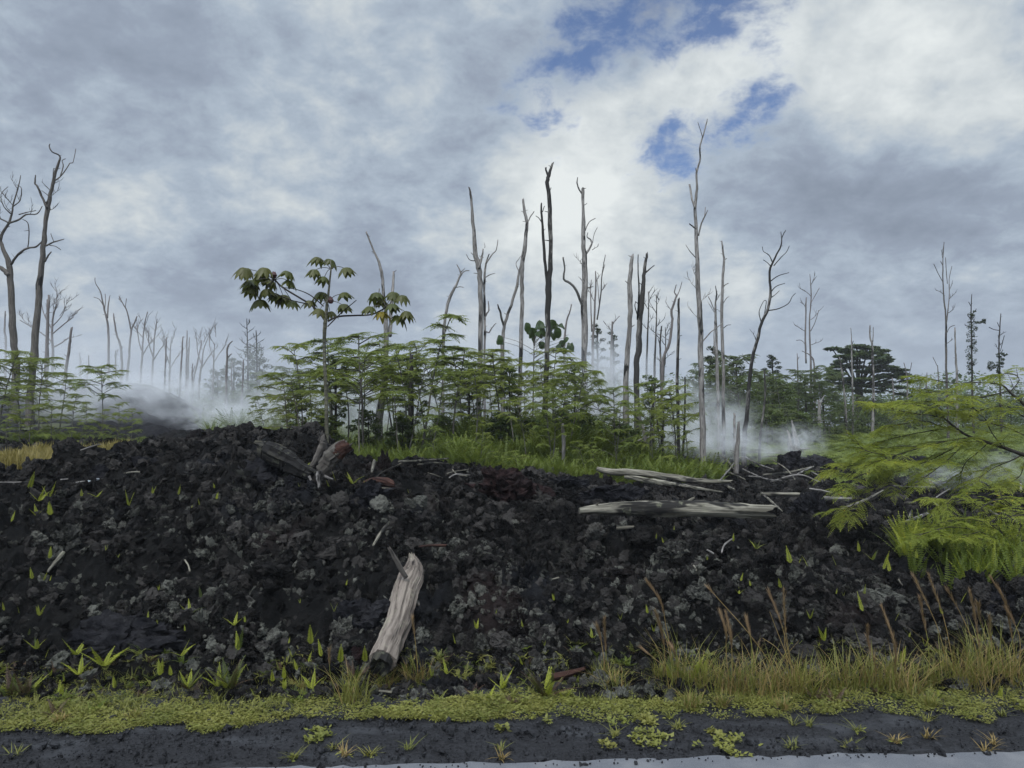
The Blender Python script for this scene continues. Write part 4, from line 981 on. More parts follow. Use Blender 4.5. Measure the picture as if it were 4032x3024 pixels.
for k, (xb, yb, w_, xt, yt, l_) in enumerate(TW):
    xm, ym = xb + (xt-xb)*.3, yb + (yt-yb)*.45
    dead_tree('A', 35 + k, [[(xb, yb, w_), (xm, ym, w_*.8), (xb+(xt-xb)*.5, yb+(yt-yb)*.75, w_*.5), (xt, yt, 2.5)], [(xm, ym, w_*.6), (xm-20, ym-60, w_*.45), (xm-25, ym-130, 3)], [(xm, ym+20, w_*.6), (xm+30, ym-30, w_*.4), (xm+60, ym-70, 3)]],
              l_, 'wood_far', twigs=[(xm-20, ym-60, -.5, -1, 80, 1), (xm+30, ym-30, .7, -.8, 80, 1), (xm+10, ym-110, .2, -1, 80, 1), (xm+3, ym-70, -.6, -.9, 80, 1), (xm-24, ym-110, .1, -1, 60, 1)])
POLES = [(900, 1390, 919, 1055, 11, 'misty straight pole, leftmost of the row right of the mound'), (935, 1260, 940, 1025, 9, 'misty pole with a crooked tip, second of the row'), (944, 1250, 952, 1060, 9, 'wavy misty pole, third of the row'), (825, 1330, 836, 1060, 9, 'pale pole left of the misty fan tree'),
         (970, 1290, 1014, 1075, 9, 'slanting misty pole before the many-stemmed tree'), (402, 1270, 400, 1135, 8, 'short misty stub below the hair-topped snag, left of two'), (438, 1260, 445, 1150, 8, 'short misty stub below the hair-topped snag, right of two'), (581, 1190, 582, 1122, 7, 'tiny misty stub between the bent and hair-topped snags'),
         (30, 1120, 26, 928, 10, 'broken pole behind the left edge snag'), (966, 1290, 968, 1190, 8, 'small stub among the misty row'), (1165, 1310, 1168, 1180, 8, 'small pole right of the hook-topped short snag')]
for k, (xb, yb, xt, yt, w_, l_) in enumerate(POLES):
    dead_tree('A', 32 + (k*1.7) % 5, [[(xb, yb, w_), ((xb+xt)/2 + R.uniform(-5, 5), (yb+yt)/2, w_*.9), (xt, yt, w_*.5)]] + ([[((xb+xt)/2, (yb+yt)/2, w_*.5), ((xb+xt)/2 + 12, (yb+yt)/2 - 40, w_*.3)]] if k % 2 else []), l_, 'wood_far')
# region E
dead_tree('E', 30, [[(1128, 1130, 15), (1122, 950, 14), (1120, 800, 13), (1120, 600, 12), (1108, 480, 9), (1102, 400, 8), (1099, 300, 7), (1101, 180, 5), (1107, 90, 2)], [(1122, 615, 8), (1136, 500, 6), (1141, 420, 5), (1140, 330, 4), (1158, 245, 2)], [(1100, 350, 4), (1072, 300, 3), (1040, 232, 2)], [(1126, 680, 4), (1145, 645, 3), (1175, 632, 2)], [(1099, 240, 3), (1085, 215, 2)], [(1128, 360, 3), (1120, 260, 2), (1117, 190, 2)]],
    'tall slim dark snag with a fine fork, right of the umbrella tree', 'wood_dark', twigs=[(1135, 550, .9, -.3, 50, 1), (1142, 400, .7, -.8, 60, 1), (1101, 200, -.5, -.9, 60, 1), (1104, 430, -.8, -.6, 50, 1), (1140, 460, .7, -.6, 50, 1), (1124, 750, .8, -.4, 40, 1)])
dead_tree('E', 32, [[(1192, 1250, 17), (1190, 1000, 15), (1184, 850, 13), (1180, 760, 10), (1178, 653, 8)]], 'pale straight pole beside the tall slim dark snag')
dead_tree('E', 34, [[(640, 1340, 22), (645, 1150, 18), (645, 1000, 17), (640, 800, 14), (636, 750, 12), (624, 710, 10), (623, 638, 9)], [(638, 755, 8), (644, 700, 6), (644, 643, 4)]], 'pale notched-top snag before the umbrella tree crown')
dead_tree('E', 34.5, [[(512, 1330, 13), (512, 1150, 12), (508, 1000, 11), (504, 800, 9), (503, 720, 6), (498, 651, 4)], [(506, 760, 4), (514, 735, 3)]], 'thin pale pointed pole before the umbrella tree')
dead_tree('E', 34, [[(470, 1320, 16), (460, 1150, 14), (448, 1000, 12), (438, 920, 10), (424, 842, 8)]], 'bending pale pole at the left of the umbrella tree')
dead_tree('E', 36, [[(572, 1300, 14), (565, 1180, 13), (560, 1110, 11)]], 'short pale stub under the umbrella tree, taller of two', name='stump', cat='stump')
dead_tree('E', 36, [[(543, 1290, 12), (543, 1210, 11)]], 'short pale stub under the umbrella tree, shorter of two', name='stump', cat='stump')
dead_tree('E', 40, [[(868, 1110, 10), (866, 980, 8), (858, 930, 6), (845, 880, 4)], [(868, 990, 6), (885, 930, 4), (896, 875, 3)]], 'forked grey pole at the right end of the umbrella tree', 'wood_far')
dead_tree('E', 35, [[(160, 1290, 11), (155, 1100, 10), (150, 900, 8), (147, 815, 4)], [(150, 860, 4), (160, 838, 3)]], 'thin grey pole left of the twiggy twin snag', 'wood_far')
dead_tree('E', 30, [[(292, 1310, 22), (290, 1220, 18), (288, 1130, 14)], [(300, 1300, 12), (300, 1150, 8), (330, 1080, 4)]], 'pale double stub left below the umbrella tree')
dead_tree('E', 40, [[(780, 1160, 11), (775, 1060, 10), (769, 978, 7)]], 'grey pole under the right half of the umbrella tree', 'wood_far')
dead_tree('E', 41, [[(992, 1080, 8), (992, 1000, 7), (995, 943, 4)]], 'thin far pole between umbrella tree and slim dark snag', 'wood_far')
dead_tree('E', 40, [[(950, 1120, 9), (945, 1060, 7), (955, 1000, 3)], [(945, 1060, 4), (920, 1030, 2)]], 'small far forked pole beyond the feathery branch', 'wood_far')
dead_tree('E', 40, [[(1068, 940, 6), (1058, 890, 4), (1035, 842, 2)]], 'hair-thin leaning twig left of the slim dark snag', 'wood_far')
dead_tree('E', 36, [[(265, 1200, 16), (262, 1000, 13), (250, 850, 9), (180, 800, 4)]], 'grey stem between thin pole and umbrella tree', 'wood_far')
# leaf-wrapped pole trees
for (xb, strokes, blobs, lb) in (
    (1285, [[(1292, 1130, 13), (1290, 950, 11), (1286, 700, 9), (1283, 560, 7), (1288, 430, 3)], [(1284, 580, 4), (1300, 545, 3), (1312, 535, 2)], [(1284, 510, 3), (1268, 480, 2)]],
     [(1290, 560 + 24*k, 40 - abs(k-9)*1.0) for k in range(17)] + [(1350, 600, 26), (1335, 615, 26), (1308, 535, 10), (1365, 605, 16)], 'leaf-wrapped pole tree right of the slim dark snag'),
    (1470, [[(1475, 1130, 13), (1470, 950, 11), (1466, 800, 9), (1468, 700, 8), (1478, 556, 5)], [(1468, 665, 5), (1435, 660, 4), (1402, 645, 2)], [(1474, 660, 4), (1462, 630, 3), (1455, 615, 2)], [(1475, 800, 4), (1490, 740, 3), (1500, 700, 2)]],
     [(1475, 815 + 22*k, 26) for k in range(7)] + [(1420, 880, 30), (1395, 915, 24), (1440, 895, 26), (1500, 825, 18), (1492, 880, 24), (1415, 905, 26)], 'half bare pole tree with leafy lower stem, rightmost of the skyline')):
    r0 = dead_tree('E', 36, strokes, lb, 'bark_dark', None, cat='tree', name='pole_tree', twigs=[(strokes[0][3][0], strokes[0][3][1] + 30*k, (-1)**k, -.6, 35, 1) for k in range(5)])
    cr = MB(); rr = random.Random(xb); s_ = .6028/FPX*36
    for (x_, y_, rp) in blobs:
        for j in range(3):
            q = at(*full('E', x_ + rr.uniform(-.7, .7)*rp, y_ + rr.uniform(-10, 10)), 36 + rr.uniform(-.3, .3))
            clump(cr, q, rp*s_*.5, rp*s_*.5, rp*s_*.35, 34, .085, rr)
    cr.build('crown', M['dark_leaf'], r0)
# ------------------------------------------------------------------ fern beds (stuff)
def fern_clump_mesh(name, seed, mat, n, L, pairs, up, droop, ll=.13, lw=.045):
    rr = random.Random(seed); mb = MB()
    for i in range(n):
        th = i*2*PI/n + rr.uniform(-.5, .5)
        u = up*rr.uniform(.6, 1.3)
        frond(mb, (rr.uniform(-.06, .06)*L, rr.uniform(-.06, .06)*L, 0), (math.cos(th), math.sin(th), u), L*rr.uniform(.65, 1.1), pairs, L*ll, L*lw, droop*rr.uniform(.5, 1.3), taper='fern', fwd=.25, fold=.3, rr=rr)
    return mb.mesh(name, mat)

def region_points(n, a0, a1, y0, y1, fn=None):
    a = rng.uniform(a0, a1, n); y = np.sqrt(rng.uniform(y0*y0, y1*y1, n)); x = a*y
    if fn is not None:
        k = fn(x, y, a); x, y = x[k], y[k]
    return x, y
def nz(x, y, s, seed): return vnoise(np.stack([x*s, y*s, 0*x], -1), seed)
def upright(n, t=.12): return np.stack([rng.uniform(-t, t, n), rng.uniform(-t, t, n), rng.uniform(0, 6.28, n)], -1)

M['fern_patch'] = leaf_mat('fern_young_green', (.075, .11, .015), (.17, .21, .03), None, .4, 2)
FB = [fern_clump_mesh('fern_bed', 500+k, M['fern_bed'] if k < 5 else M['fern_patch'], 8, 1.0, 14, 1.9, .32, .10, .05) for k in range(8)]
def front(a):  # front edge of the island ferns, metres
    return np.interp(a, [-.26, -.2, -.1, -.03, .05, .12, .2, .27], [14.2, 13.2, 12.6, 12.2, 12.0, 12.0, 12.6, 13.6])
x, y = region_points(3600, -.27, .265, 11.5, 21, lambda x, y, a: (y > front(a) + .5*nz(x, y, 1.2, 41)) & ~((a > .17) & (y > 16.5)))
s = (.46 + .22*nz(x, y, .8, 42) + .14*rng.random(len(x)))*np.interp(y, [12, 14, 20], [.70, 1.2, 1.6])
s = np.where(x/y < -.08, s*.72, s)
scatter('fern_bed', FB, np.stack([x, y, h(x, y) - .03], -1), upright(len(x)), s, 'deep bed of green sword ferns under the snags')
# left understory on the lava
x, y = region_points(900, -.80, -.475, 15.2, 20, lambda x, y, a: (nz(x, y, .8, 43) > -.25) & (y > 15.6 + 3.5*np.clip(a+.52, 0, 1)*10*0))
FB2 = [fern_clump_mesh('fern_patch', 520+k, M['fern_bed'], 8, 1.0, 11, 1.1, .4) for k in range(3)]
scatter('fern_patch', FB2, np.stack([x, y, h(x, y) - .03], -1), upright(len(x)), .28 + .2*rng.random(len(x)), 'ferns and low green growth under the left saplings')
# fern field on the right
FF = [fern_clump_mesh('fern_field', 540+k, M['field'], 13, 1.0, 10, .42, .45, .20, .075) for k in range(5)]
x, y = region_points(5200, .225, .85, 13.5, 46, lambda x, y, a: (y > np.interp(a, [.22, .30, .36, .42, .6, .8], [23, 20, 17.5, 15, 14, 13.5])) & (rng.random(len(x)) < np.clip(26/y, .35, 1)))
hum = .35*nz(x, y, .55, 44) + .25*np.abs(nz(x, y, 1.1, 45))
zf = np.where(y < 23, h(x, y), h_base(x, y))
scatter('fern_field', FF, np.stack([x, y, zf + .10 + hum*.6], -1), upright(len(x), .25), (.50 + .35*rng.random(len(x)))*np.interp(y, [14, 20, 40], [.62, .9, 1.25]), 'rolling field of pale green scrambling ferns')
# grown-over ground between the middle distance trees
x, y = region_points(2600, -.60, .30, 22, 48, lambda x, y, a: ~((a < -.40) & (y < 38)))
scatter('undergrowth', FB + FF, np.stack([x, y, h_base(x, y)], -1), upright(len(x), .2), .7 + .6*rng.random(len(x)), 'misty green undergrowth behind the fern island')
# right fern bank by the slope
FK = [fern_clump_mesh('fern_bank', 560+k, M['fern_patch'] if k < 3 else M['fern'], 7, 1.0, 18, 2.6, .22, .07, .036) for k in range(4)]
x, y = region_points(640, .50, .90, 5.45, 8.2, lambda x, y, a: (y > 5.45 + .04*x + np.clip(.62-a, 0, 1)*6 + .25*nz(x, y, 2, 46)))
scatter('fern_bank', FK, np.stack([x, y, h(x, y) - .02], -1), upright(len(x), .2), (.28 + .17*rng.random(len(x))), 'bank of bright upright sword ferns at the right of the slope')
# dry grass patch behind the left crest
def blade(mb, base, th, L, wd, lean, rr, curl=.5):
    d = Vector((math.cos(th), math.sin(th), 0)); s = Vector((-d.y, d.x, 0))*wd*.5
    b = Vector(base); v = []; k = 3
    for i in range(k):
        t = i/k
        q = b + d*(lean*L*(t + curl*t*t*1.0)) + Vector((0, 0, L*(t - curl*.35*t*t)))
        v += [q - s*(1-.55*t), q + s*(1-.55*t)]
    v.append(b + d*(lean*L*(1 + curl)) + Vector((0, 0, L*(1-curl*.35))))
    mb.add(v, [(0, 1, 3, 2), (2, 3, 5, 4), (4, 5, 6)])
def grass_mesh(name, seed, mat, n, L, wd, lean=.5, spread=.1):
    rr = random.Random(seed); mb = MB()
    for i in range(n):
        th = rr.uniform(0, 6.28); r_ = spread*math.sqrt(rr.random()); ph = rr.uniform(0, 6.28)
        blade(mb, (r_*math.cos(ph), r_*math.sin(ph), 0), th, L*rr.uniform(.5, 1.1), wd*rr.uniform(.7, 1.2), lean*rr.uniform(.1, 1.2), rr, rr.uniform(.1, 1.1))
    return mb.mesh(name, mat)
DG = [grass_mesh('dry_grass', 580+k, M['dry_field'], 26, .16, .008, .5, .12) for k in range(4)]
x, y = region_points(3400, -.80, -.50, 9.6, 14.4, lambda x, y, a: (y < 13.8 + 1.2*nz(x, y, .9, 47) - np.clip(a+.56, 0, 1)*14) & (y > 10.2 + np.clip(a+.60, 0, 1)*14 + .5*nz(x, y, 1.5, 48)))
scatter('dry_grass', DG, np.stack([x, y, h(x, y)], -1), upright(len(x)), .8 + .8*rng.random(len(x)), 'yellow dry grass patch behind the left lava crest')
# verge weeds
def weed_mesh(name, seed, mat, n, rad, leaf):
    rr = random.Random(seed); mb = MB(); v = []; f = []
    for i in range(n):
        th = rr.uniform(0, 6.28); r_ = rad*math.sqrt(rr.random())
        c = Vector((r_*math.cos(th), r_*math.sin(th), rr.uniform(.05, .42)*rad))
        d = Vector((math.cos(th + rr.uniform(-1, 1)), math.sin(th + rr.uniform(-1, 1)), rr.uniform(-.25, .5))).normalized()
        s = d.cross(Vector((rr.uniform(-.4, .4), rr.uniform(-.4, .4), 1))).normalized()
        L = leaf*rr.uniform(.6, 1.25); nn = s.cross(d)
        b = len(v)
        v += [c, c + d*L*.4 + s*L*.32 + nn*L*.06, c + d*L - nn*L*.12, c + d*L*.4 - s*L*.32 + nn*L*.06]; f.append((b, b+1, b+2, b+3))
    mb.add(v, f); return mb.mesh(name, mat)
VW = [weed_mesh('ground_cover', 600+k, M['verge'], 24, .055, .021) for k in range(6)]
n = 16500
x = rng.uniform(-4.8, 5.1, n); u = rng.random(n)
e0 = grass_edge(x) - .06 + .09*nz(x, 0*x, 1.4, 50) + .09*nz(x, 0*x, 4.3, 51) + .05*nz(x, 0*x, 12, 58); e1 = foot(x) + .02 + .20*nz(x, 0*x, 1.1, 52) + .06*nz(x, 0*x, 4, 57)
y = e0 + (e1 - e0)*u**1.15
k = (nz(x, y*1.5, 3.2, 53) > -.25) | (rng.random(n) < .2)
k &= (x < .75) | (rng.random(n) < .5)
k &= rng.random(n) < np.clip(1.25 - 1.05*u, 0, 1)*np.clip(.55 + 6*u, 0, 1)
x, y = x[k], y[k]
scatter('ground_cover', VW, np.stack([x, y, np.maximum(h(x, y), 0) + .004], -1), upright(len(x), .2), (.45 + .5*rng.random(len(x)))*np.interp(u[k], [0, .2, 1], [.7, 1, 1]), 'low creeping green weeds covering the roadside verge')
VG = [grass_mesh('verge_grass', 620+k, M['grass'], 12, .075, .0045, .8, .04) for k in range(4)]
n = 1500
x = rng.uniform(-4.8, 5.1, n); e0 = grass_edge(x) + .08; e1 = foot(x) + .12
y = e0 + (e1-e0)*rng.random(n); k = (nz(x, y, 1.5, 54) > -.05)
x, y = x[k], y[k]
scatter('verge_grass', VG, np.stack([x, y, np.maximum(h(x, y), 0)], -1), upright(len(x)), .4 + .8*rng.random(len(x))**2, 'short grass blades mixed into the verge weeds')

VH = [fern_clump_mesh('verge_herbs', 640+k, M[('verge', 'fern_dark', 'fern_patch', 'fern_brown', 'verge', 'grass')[k]], 7, 1.0, 9, 1.3, .4, .16, .09) for k in range(6)]
n = 1850
x = rng.uniform(-4.8, 5.1, n); y = grass_edge(x) + .10 + (foot(x) + .22 - grass_edge(x) - .10)*rng.random(n)**.7
k = (nz(x, y, 2.2, 59) + .3*nz(x, y, 6, 60) > .0) | (rng.random(n) < .12); x, y = x[k], y[k]
scatter('verge_herbs', VH, np.stack([x, y, np.maximum(h(x, y), 0)], -1), upright(len(x), .25), .035 + .085*rng.random(len(x))**1.6, 'mixed small herbs and fern sprouts standing in the verge')

# ------------------------------------------------------------------ roadside grass clumps with seed stalks
CL = []   # (px, py base, height m, straw share, label)
for (px, py, hh, st, lb) in [
    (1425, 1478, .22, .2, 'green grass clump left of the upright green fern'), (1475, 1492, .30, .25, 'tall green grass clump around the upright green fern'), (1535, 1496, .24, .4, 'grass clump right of the upright green fern'),
    (1590, 1502, .24, .6, 'mixed dry grass clump left of the orange stalk clump'), (1640, 1505, .26, .8, 'tall dry clump carrying the orange fanned stalks'), (1700, 1495, .28, .85, 'straw-coloured clump right of the orange stalk clump'), (1738, 1500, .24, .1, 'blue-green fine grass tuft beside the straw clump'),
    (1800, 1492, .20, .3, 'low green grass clump under the dark dead weeds'), (1850, 1490, .24, .5, 'grass clump left of the brown plume clump'), (1905, 1488, .28, .55, 'bushy grass clump carrying the brown plume'), (1950, 1500, .24, .75, 'tan drooping grass clump before the brown plume'),
    (2010, 1486, .30, .25, 'green tall grass clump right of the brown plume'), (2062, 1486, .26, .3, 'dark green grass clump second right of the brown plume'), (2105, 1492, .26, .85, 'tan curling grass clump at the right verge'), (2140, 1472, .32, .35, 'tall mixed grass clump near the right picture edge'), (2190, 1482, .30, .4, 'outermost tall grass clump at the right verge'),
    (1330, 1500, .14, .6, 'small reddish dry tuft right of the dark fern'), (1300, 1478, .20, .3, 'thin grass tuft with two upright spikes'), (1560, 1530, .12, .5, 'short front tuft below the upright green fern'), (1690, 1535, .12, .6, 'short front tuft below the straw clump'), (2010, 1530, .10, .2, 'short front tuft with two bright blades'), (1495, 1535, .10, .4, 'smallest front tuft left of the short ones'),
    (640, 1500, .12, .5, 'dry tuft in the verge left of the dark ferns'), (765, 1520, .18, .1, 'green blade tuft left of the leaning log foot'), (835, 1495, .14, .7, 'wiry straw tuft at the foot of the leaning log'), (900, 1480, .15, .8, 'dry curled tuft right of the leaning log foot'), (130, 1565, .05, .9, 'small straw tuft at the left verge edge'), (290, 1555, .05, .5, 'small yellow tuft at the verge edge below the slab')]:
    g = ground(px*1.8228, py*1.8228)
    rt = thing('grass_clump', lb, 'grass', g, 'grass clumps along the verge')
    sd = int(px*7+py); hh *= R.choice([.75, .95, 1.15, 1.3, 1.45]); st = st*.8
    link('blades', grass_mesh('blades', sd, M['grass'], int(95*(1-st)) + 12, hh, .0052, .55, hh*.30), rt)
    if st > .05: link('dry_blades', grass_mesh('dry_blades', sd+1, M['straw'], int(95*st) + 6, hh*.9, .0048, .75, hh*.32), rt)
    CL.append((px, py, rt))

def stalk(reg, pts, plume=0., dry=True, clump=None):
    fx, fy = full(reg, *pts[0])
    P_ = (fx/1.8228, fy/1.8228)
    best = min(CL, key=lambda c: math.hypot(c[0]-P_[0], (c[1]-P_[1])*.5))
    rt = best[2]; o = Vector(rt.location)
    Y = o.y + R.uniform(-.05, .08)
    P3 = [at(*full(reg, x_, y_), Y) for x_, y_ in pts]
    base = Vector((P3[0].x, Y, o.z)); base = base.lerp(o, .3)
    P3 = [base] + (P3 if P3[0].z > o.z + .05 else P3[1:])
    for i, p in enumerate(P3): P3[i] = p + Vector((0, R.uniform(-.02, .02)*i, 0)) - o
    mb = MB(); n = len(P3)
    sweep(mb, P3, [.0030*(1-.5*i/(n-1)) for i in range(n)], 4, 4, .3, .05)
    st = mb.build('stalk', M['straw'] if dry else M['grass'], rt, (0, 0, 0))
    if plume:
        mb = MB(); cv, _ = catmull(P3, [1]*n, 8); m0 = int(len(cv)*(1-plume)); rr = random.Random(int(fx))
        for i in range(m0, len(cv)-1):
            T = (cv[i+1]-cv[i]).normalized()
            wdt = math.sin(PI*(i-m0+1)/(len(cv)-m0+1))
            for _ in range(9):
                th = rr.uniform(0, 6.28); N = Vector((math.cos(th), math.sin(th), rr.uniform(-.1, .1)))
                q = cv[i].lerp(cv[i+1], rr.random()); d = (T*1.0 + N*.35).normalized(); s = d.cross(N).normalized()*.0026
                L = (.03 + .03*wdt)*rr.uniform(.7, 1.2); b = [q - s, q + s, q + d*L]
                mb.add(b, [(0, 1, 2)])
        mb.build('seed_head', M['plume'], st, (0, 0, 0))
for a in [('G7', [(212, 865), (110, 560), (0, 300)]), ('G7', [(205, 850), (150, 500), (115, 120)], .35), ('G7', [(190, 830), (90, 420), (0, 130)], .35), ('G7', [(160, 820), (145, 600), (140, 440)]), ('G7', [(180, 860), (60, 620), (-50, 540)]),
          ('G7', [(1085, 800), (1065, 560), (1000, 262)], .75), ('G7', [(905, 740), (870, 560), (828, 420)], .8), ('G7', [(1385, 600), (1362, 400), (1318, 190)], .5, False), ('G7', [(1545, 720), (1460, 400), (1285, 5)], .25), ('G7', [(1580, 760), (1525, 360), (1420, -5)], .3), ('G7', [(1800, 660), (1690, 360), (1540, 108)], .25),
          ('G7', [(1825, 700), (1770, 360), (1700, 115)], .6), ('G7', [(1905, 620), (1840, 380), (1775, 215)], .4, False), ('G7', [(2155, 770), (2080, 420), (1985, 170), (1915, 0)], .6), ('G7', [(2165, 560), (2120, 400), (2075, 285)], .4), ('G7', [(1940, 640), (1925, 500), (1880, 330)], .5), ('G7', [(2080, 720), (2030, 560), (1960, 420)], 0, False),
          ('G6', [(1430, 760), (1375, 420), (1320, 200), (1212, 36)], .42), ('G6', [(1370, 660), (1330, 450), (1272, 285)], .6), ('G6', [(855, 740), (850, 560), (833, 355)], .5, False), ('G6', [(840, 740), (815, 560), (778, 440)], .4), ('G6', [(1900, 640), (1885, 460), (1850, 310)], .55), ('G6', [(1950, 680), (1935, 500), (1910, 325)], .6),
          ('G6', [(2320, 800), (2080, 470), (1930, 290), (1790, 130)], .1), ('G6', [(2130, 700), (2110, 540), (2085, 370)], .3, False), ('G6', [(1500, 880), (1330, 740), (1190, 640)], .2), ('G6', [(1480, 760), (1440, 640), (1420, 590)], .5),
          ('G5', [(675, 1080), (668, 850), (664, 640)], .3, False), ('G5', [(1440, 880), (1410, 620), (1380, 370)], .3), ('G5', [(1215, 960), (1215, 850), (1218, 740)]), ('G5', [(1200, 960), (1160, 850), (1105, 770)]), ('G5', [(1010, 1030), (985, 950), (1000, 850)], 0, False)]:
    stalk(a[0], a[1], *(a[2:]))

# ------------------------------------------------------------------ ferns on the slope
FM = [('the pale leaning log', 868, 1320), ('the horizontal grey log', 1450, 1100), ('the upturned mossy stump', 690, 1000), ('the large pale lichen boulder', 1905, 1292), ('the white panel', 195, 1033),
      ('the smooth black slab', 275, 1375), ('the reddish block', 1095, 1050), ('the reddish plank', 1215, 1455), ('the orange fanned stalks', 1690, 1330), ('the rounded lichen boulder', 1510, 1285), ('the tall lichen rock', 135, 1180), ('the red stick', 935, 1178)]
SF = []
for rg, items in {
 'G1': [(340,560,130,3),(425,560,130,2),(472,500,40,1),(330,680,110,3),(440,690,110,2),(95,750,100,1),(842,515,95,3),(715,510,60,2),(1125,600,120,2),(1330,500,60,2),(1375,500,50,1),(1552,500,80,1),(1885,540,60,2),(1925,540,100,2),(1750,620,80,1),(1660,650,50,1),(1868,440,40,2),(430,1070,100,2),(280,1255,100,1),(380,1270,80,2),(435,1280,50,1),(925,1000,50,2),(1030,1070,40,2),(1380,1365,50,2),(1755,1415,85,1),(170,1570,60,1),(345,1575,95,3),(35,1540,70,1),(258,440,150,1)],
 'G4': [(1650,300,150,3),(1292,350,60,1),(1370,410,40,2),(320,600,130,4),(660,670,175,4),(690,840,190,3),(912,770,290,5),(1575,670,135,3),(2078,610,170,2),(1395,850,130,2),(1490,830,80,2),(1218,950,65,1),(250,480,60,1),(390,690,70,1),(440,850,70,2),(562,890,75,1),(2040,400,110,4),(2135,380,50,2),(1610,470,50,2),(1900,930,200,5),(1640,950,200,5),(110,1050,380,7),(230,1040,300,6),(2000,960,330,7),(520,1070,180,2),(880,1060,120,4),(1000,950,110,2)],
 'G2': [(860,400,125,3),(712,380,90,1),(655,430,80,1),(975,430,60,2),(440,275,110,4),(803,1300,40,1),(697,1550,75,2),(398,1460,35,2),(1828,440,30,2),(1350,490,30,1),(395,440,40,2)],
 'G5': [(492,555,150,1),(525,500,60,1),(582,680,145,1),(522,640,70,1),(748,730,140,1),(302,550,40,1),(335,680,85,1),(470,720,70,1),(620,690,50,1),(375,790,90,1),(408,790,95,1),(288,720,50,1),(160,890,105,1),(265,870,120,2),(965,710,125,1),(1052,630,65,1),(1757,555,75,1),(1942,420,85,2),(2105,300,40,1),(1680,830,115,3),(1550,850,85,2),(1622,880,55,1),(2160,950,165,4),(505,950,150,4),(870,900,240,6),(265,960,100,2),(1562,1000,115,2),(1765,990,95,1),(2040,1050,145,4),(30,1050,120,4),(780,1010,150,5)],
 'G6': [(400,170,60,2),(980,360,65,2),(1215,290,60,2),(1250,330,45,1),(735,500,95,3),(520,390,40,2),(130,410,55,1),(315,600,55,2),(1270,460,75,2),(1160,145,30,1),(1600,860,360,3),(1705,850,140,2),(1410,850,160,2),(592,950,110,2),(330,1040,410,8),(125,740,85,1),(905,940,90,3),(490,1060,120,4),(1755,1000,80,2)],
 'G7': [(90,60,85,1),(808,170,150,1),(812,290,130,1),(350,340,80,2),(470,540,115,2),(1090,370,95,1),(1350,590,95,2),(1388,580,85,1),(1662,200,95,1),(1922,490,65,2),(640,130,40,2),(575,110,40,1),(422,580,45,2),(352,820,65,1),(1150,720,130,2),(1210,490,40,1),(1500,290,90,1),(1030,870,110,3),(1500,760,90,2),(1470,1050,120,3),(2000,1060,110,2)],
 'G3': [(1960,920,65,2),(1355,925,45,2),(1290,880,45,1),(1447,810,35,1),(1735,1090,45,2),(2025,1290,75,1),(2015,1380,65,3),(2112,1320,45,2),(2165,980,85,4),(890,640,65,5)],
 'F': [(185,1330,85,1),(232,1340,65,2),(300,1340,65,1),(485,1340,75,1),(792,1360,105,1),(830,1380,75,1),(118,1490,65,1),(635,1240,55,2),(722,1300,65,3),(955,1230,55,1),(660,1180,35,1),(860,1190,40,2),(1300,1200,80,3),(900,1260,60,3),(1010,1290,70,3)]}.items():
    for (x_, y_, hh, nf) in items: SF.append((rg, x_, y_, hh, nf))
BROWN = {('G4', 110), ('G4', 2000), ('G6', 330), ('G4', 1640), ('G5', 780), ('G4', 230), ('G5', 870)}
seen = []; items = []
for (rg, x_, y_, hh, nf) in SF:
    fx, fy = full(rg, x_, y_)
    if any(math.hypot(fx-q[0], fy-q[1]) < 24 for q in seen): items.append(None); continue
    seen.append((fx, fy))
    adj = 'tiny' if hh < 55 else ('small' if hh < 100 else ('upright' if nf < 4 else 'bushy'))
    if (rg, x_) in BROWN: adj = 'browned'
    items.append((fx/1.8228, fy/1.8228, adj))
lab = label_by_landmarks([i for i in items if i], '{adj} yellow-green sword fern, {where}', FM)
lab = [l.replace('browned yellow-green', 'half dead brown and green') for l in lab]
it = iter(lab)
FROND_LIB = []
for k in range(8):
    rr = random.Random(700+k); mb = MB()
    frond(mb, (0, 0, 0), (.16, 0, 1), 1.0, 22, .15 + .02*(k % 3), .062, .03 + .10*(k//2), up=Vector((-.9, 0, .25)), taper='fern', fwd=.2, fold=.35, rr=rr, rach=.02)
    FROND_LIB.append(mb)
FRONDS = {mt: [m_.mesh('frond', M[mt]) for m_ in FROND_LIB] for mt in ('fern', 'fern_dark', 'fern_brown')}
for (rg, x_, y_, hh, nf), im in zip(SF, items):
    if im is None: continue
    g = ground(*full(rg, x_, y_), lift=.06); g = g + (Vector((0, 0, EYE)) - g).normalized()*((.16 if g.y < 7 else .24) if g.y > foot(g.x) else .02)
    H = (hh if hh < 170 else 170 + (hh-170)*.55)*REG[rg][2]/FPX*g.y*1.08
    brown = (rg, x_) in BROWN
    rt = thing('sword_fern', next(it), 'fern', g - Vector((0, 0, .015)), 'sword ferns on the lava slope', (0, 0, R.uniform(0, 6.28)))
    if brown: nf += 5
    for i in range(nf):
        th = i*6.28/nf + R.uniform(-.6, .6)
        tilt = R.uniform(.02, .22) if nf < 3 else R.uniform(.2, .75)
        mt = R.choice(['fern_brown', 'fern_brown', 'fern_dark', 'fern_dark', 'fern']) if brown else ('fern' if R.random() > .12 else 'fern_dark')
        lean_dir = Euler((0, tilt, th))
        o = link('frond', R.choice(FRONDS[mt][:4] if nf < 3 else FRONDS[mt]), rt, (R.uniform(-.1, .1)*H*.3, R.uniform(-.1, .1)*H*.3, 0), lean_dir, H*R.uniform(.72, 1.05)*(1 if i else 1.05))
        w_ = 1.35 if nf < 3 else 1.0
        o.scale = (o.scale[0], o.scale[1]*w_, o.scale[2])

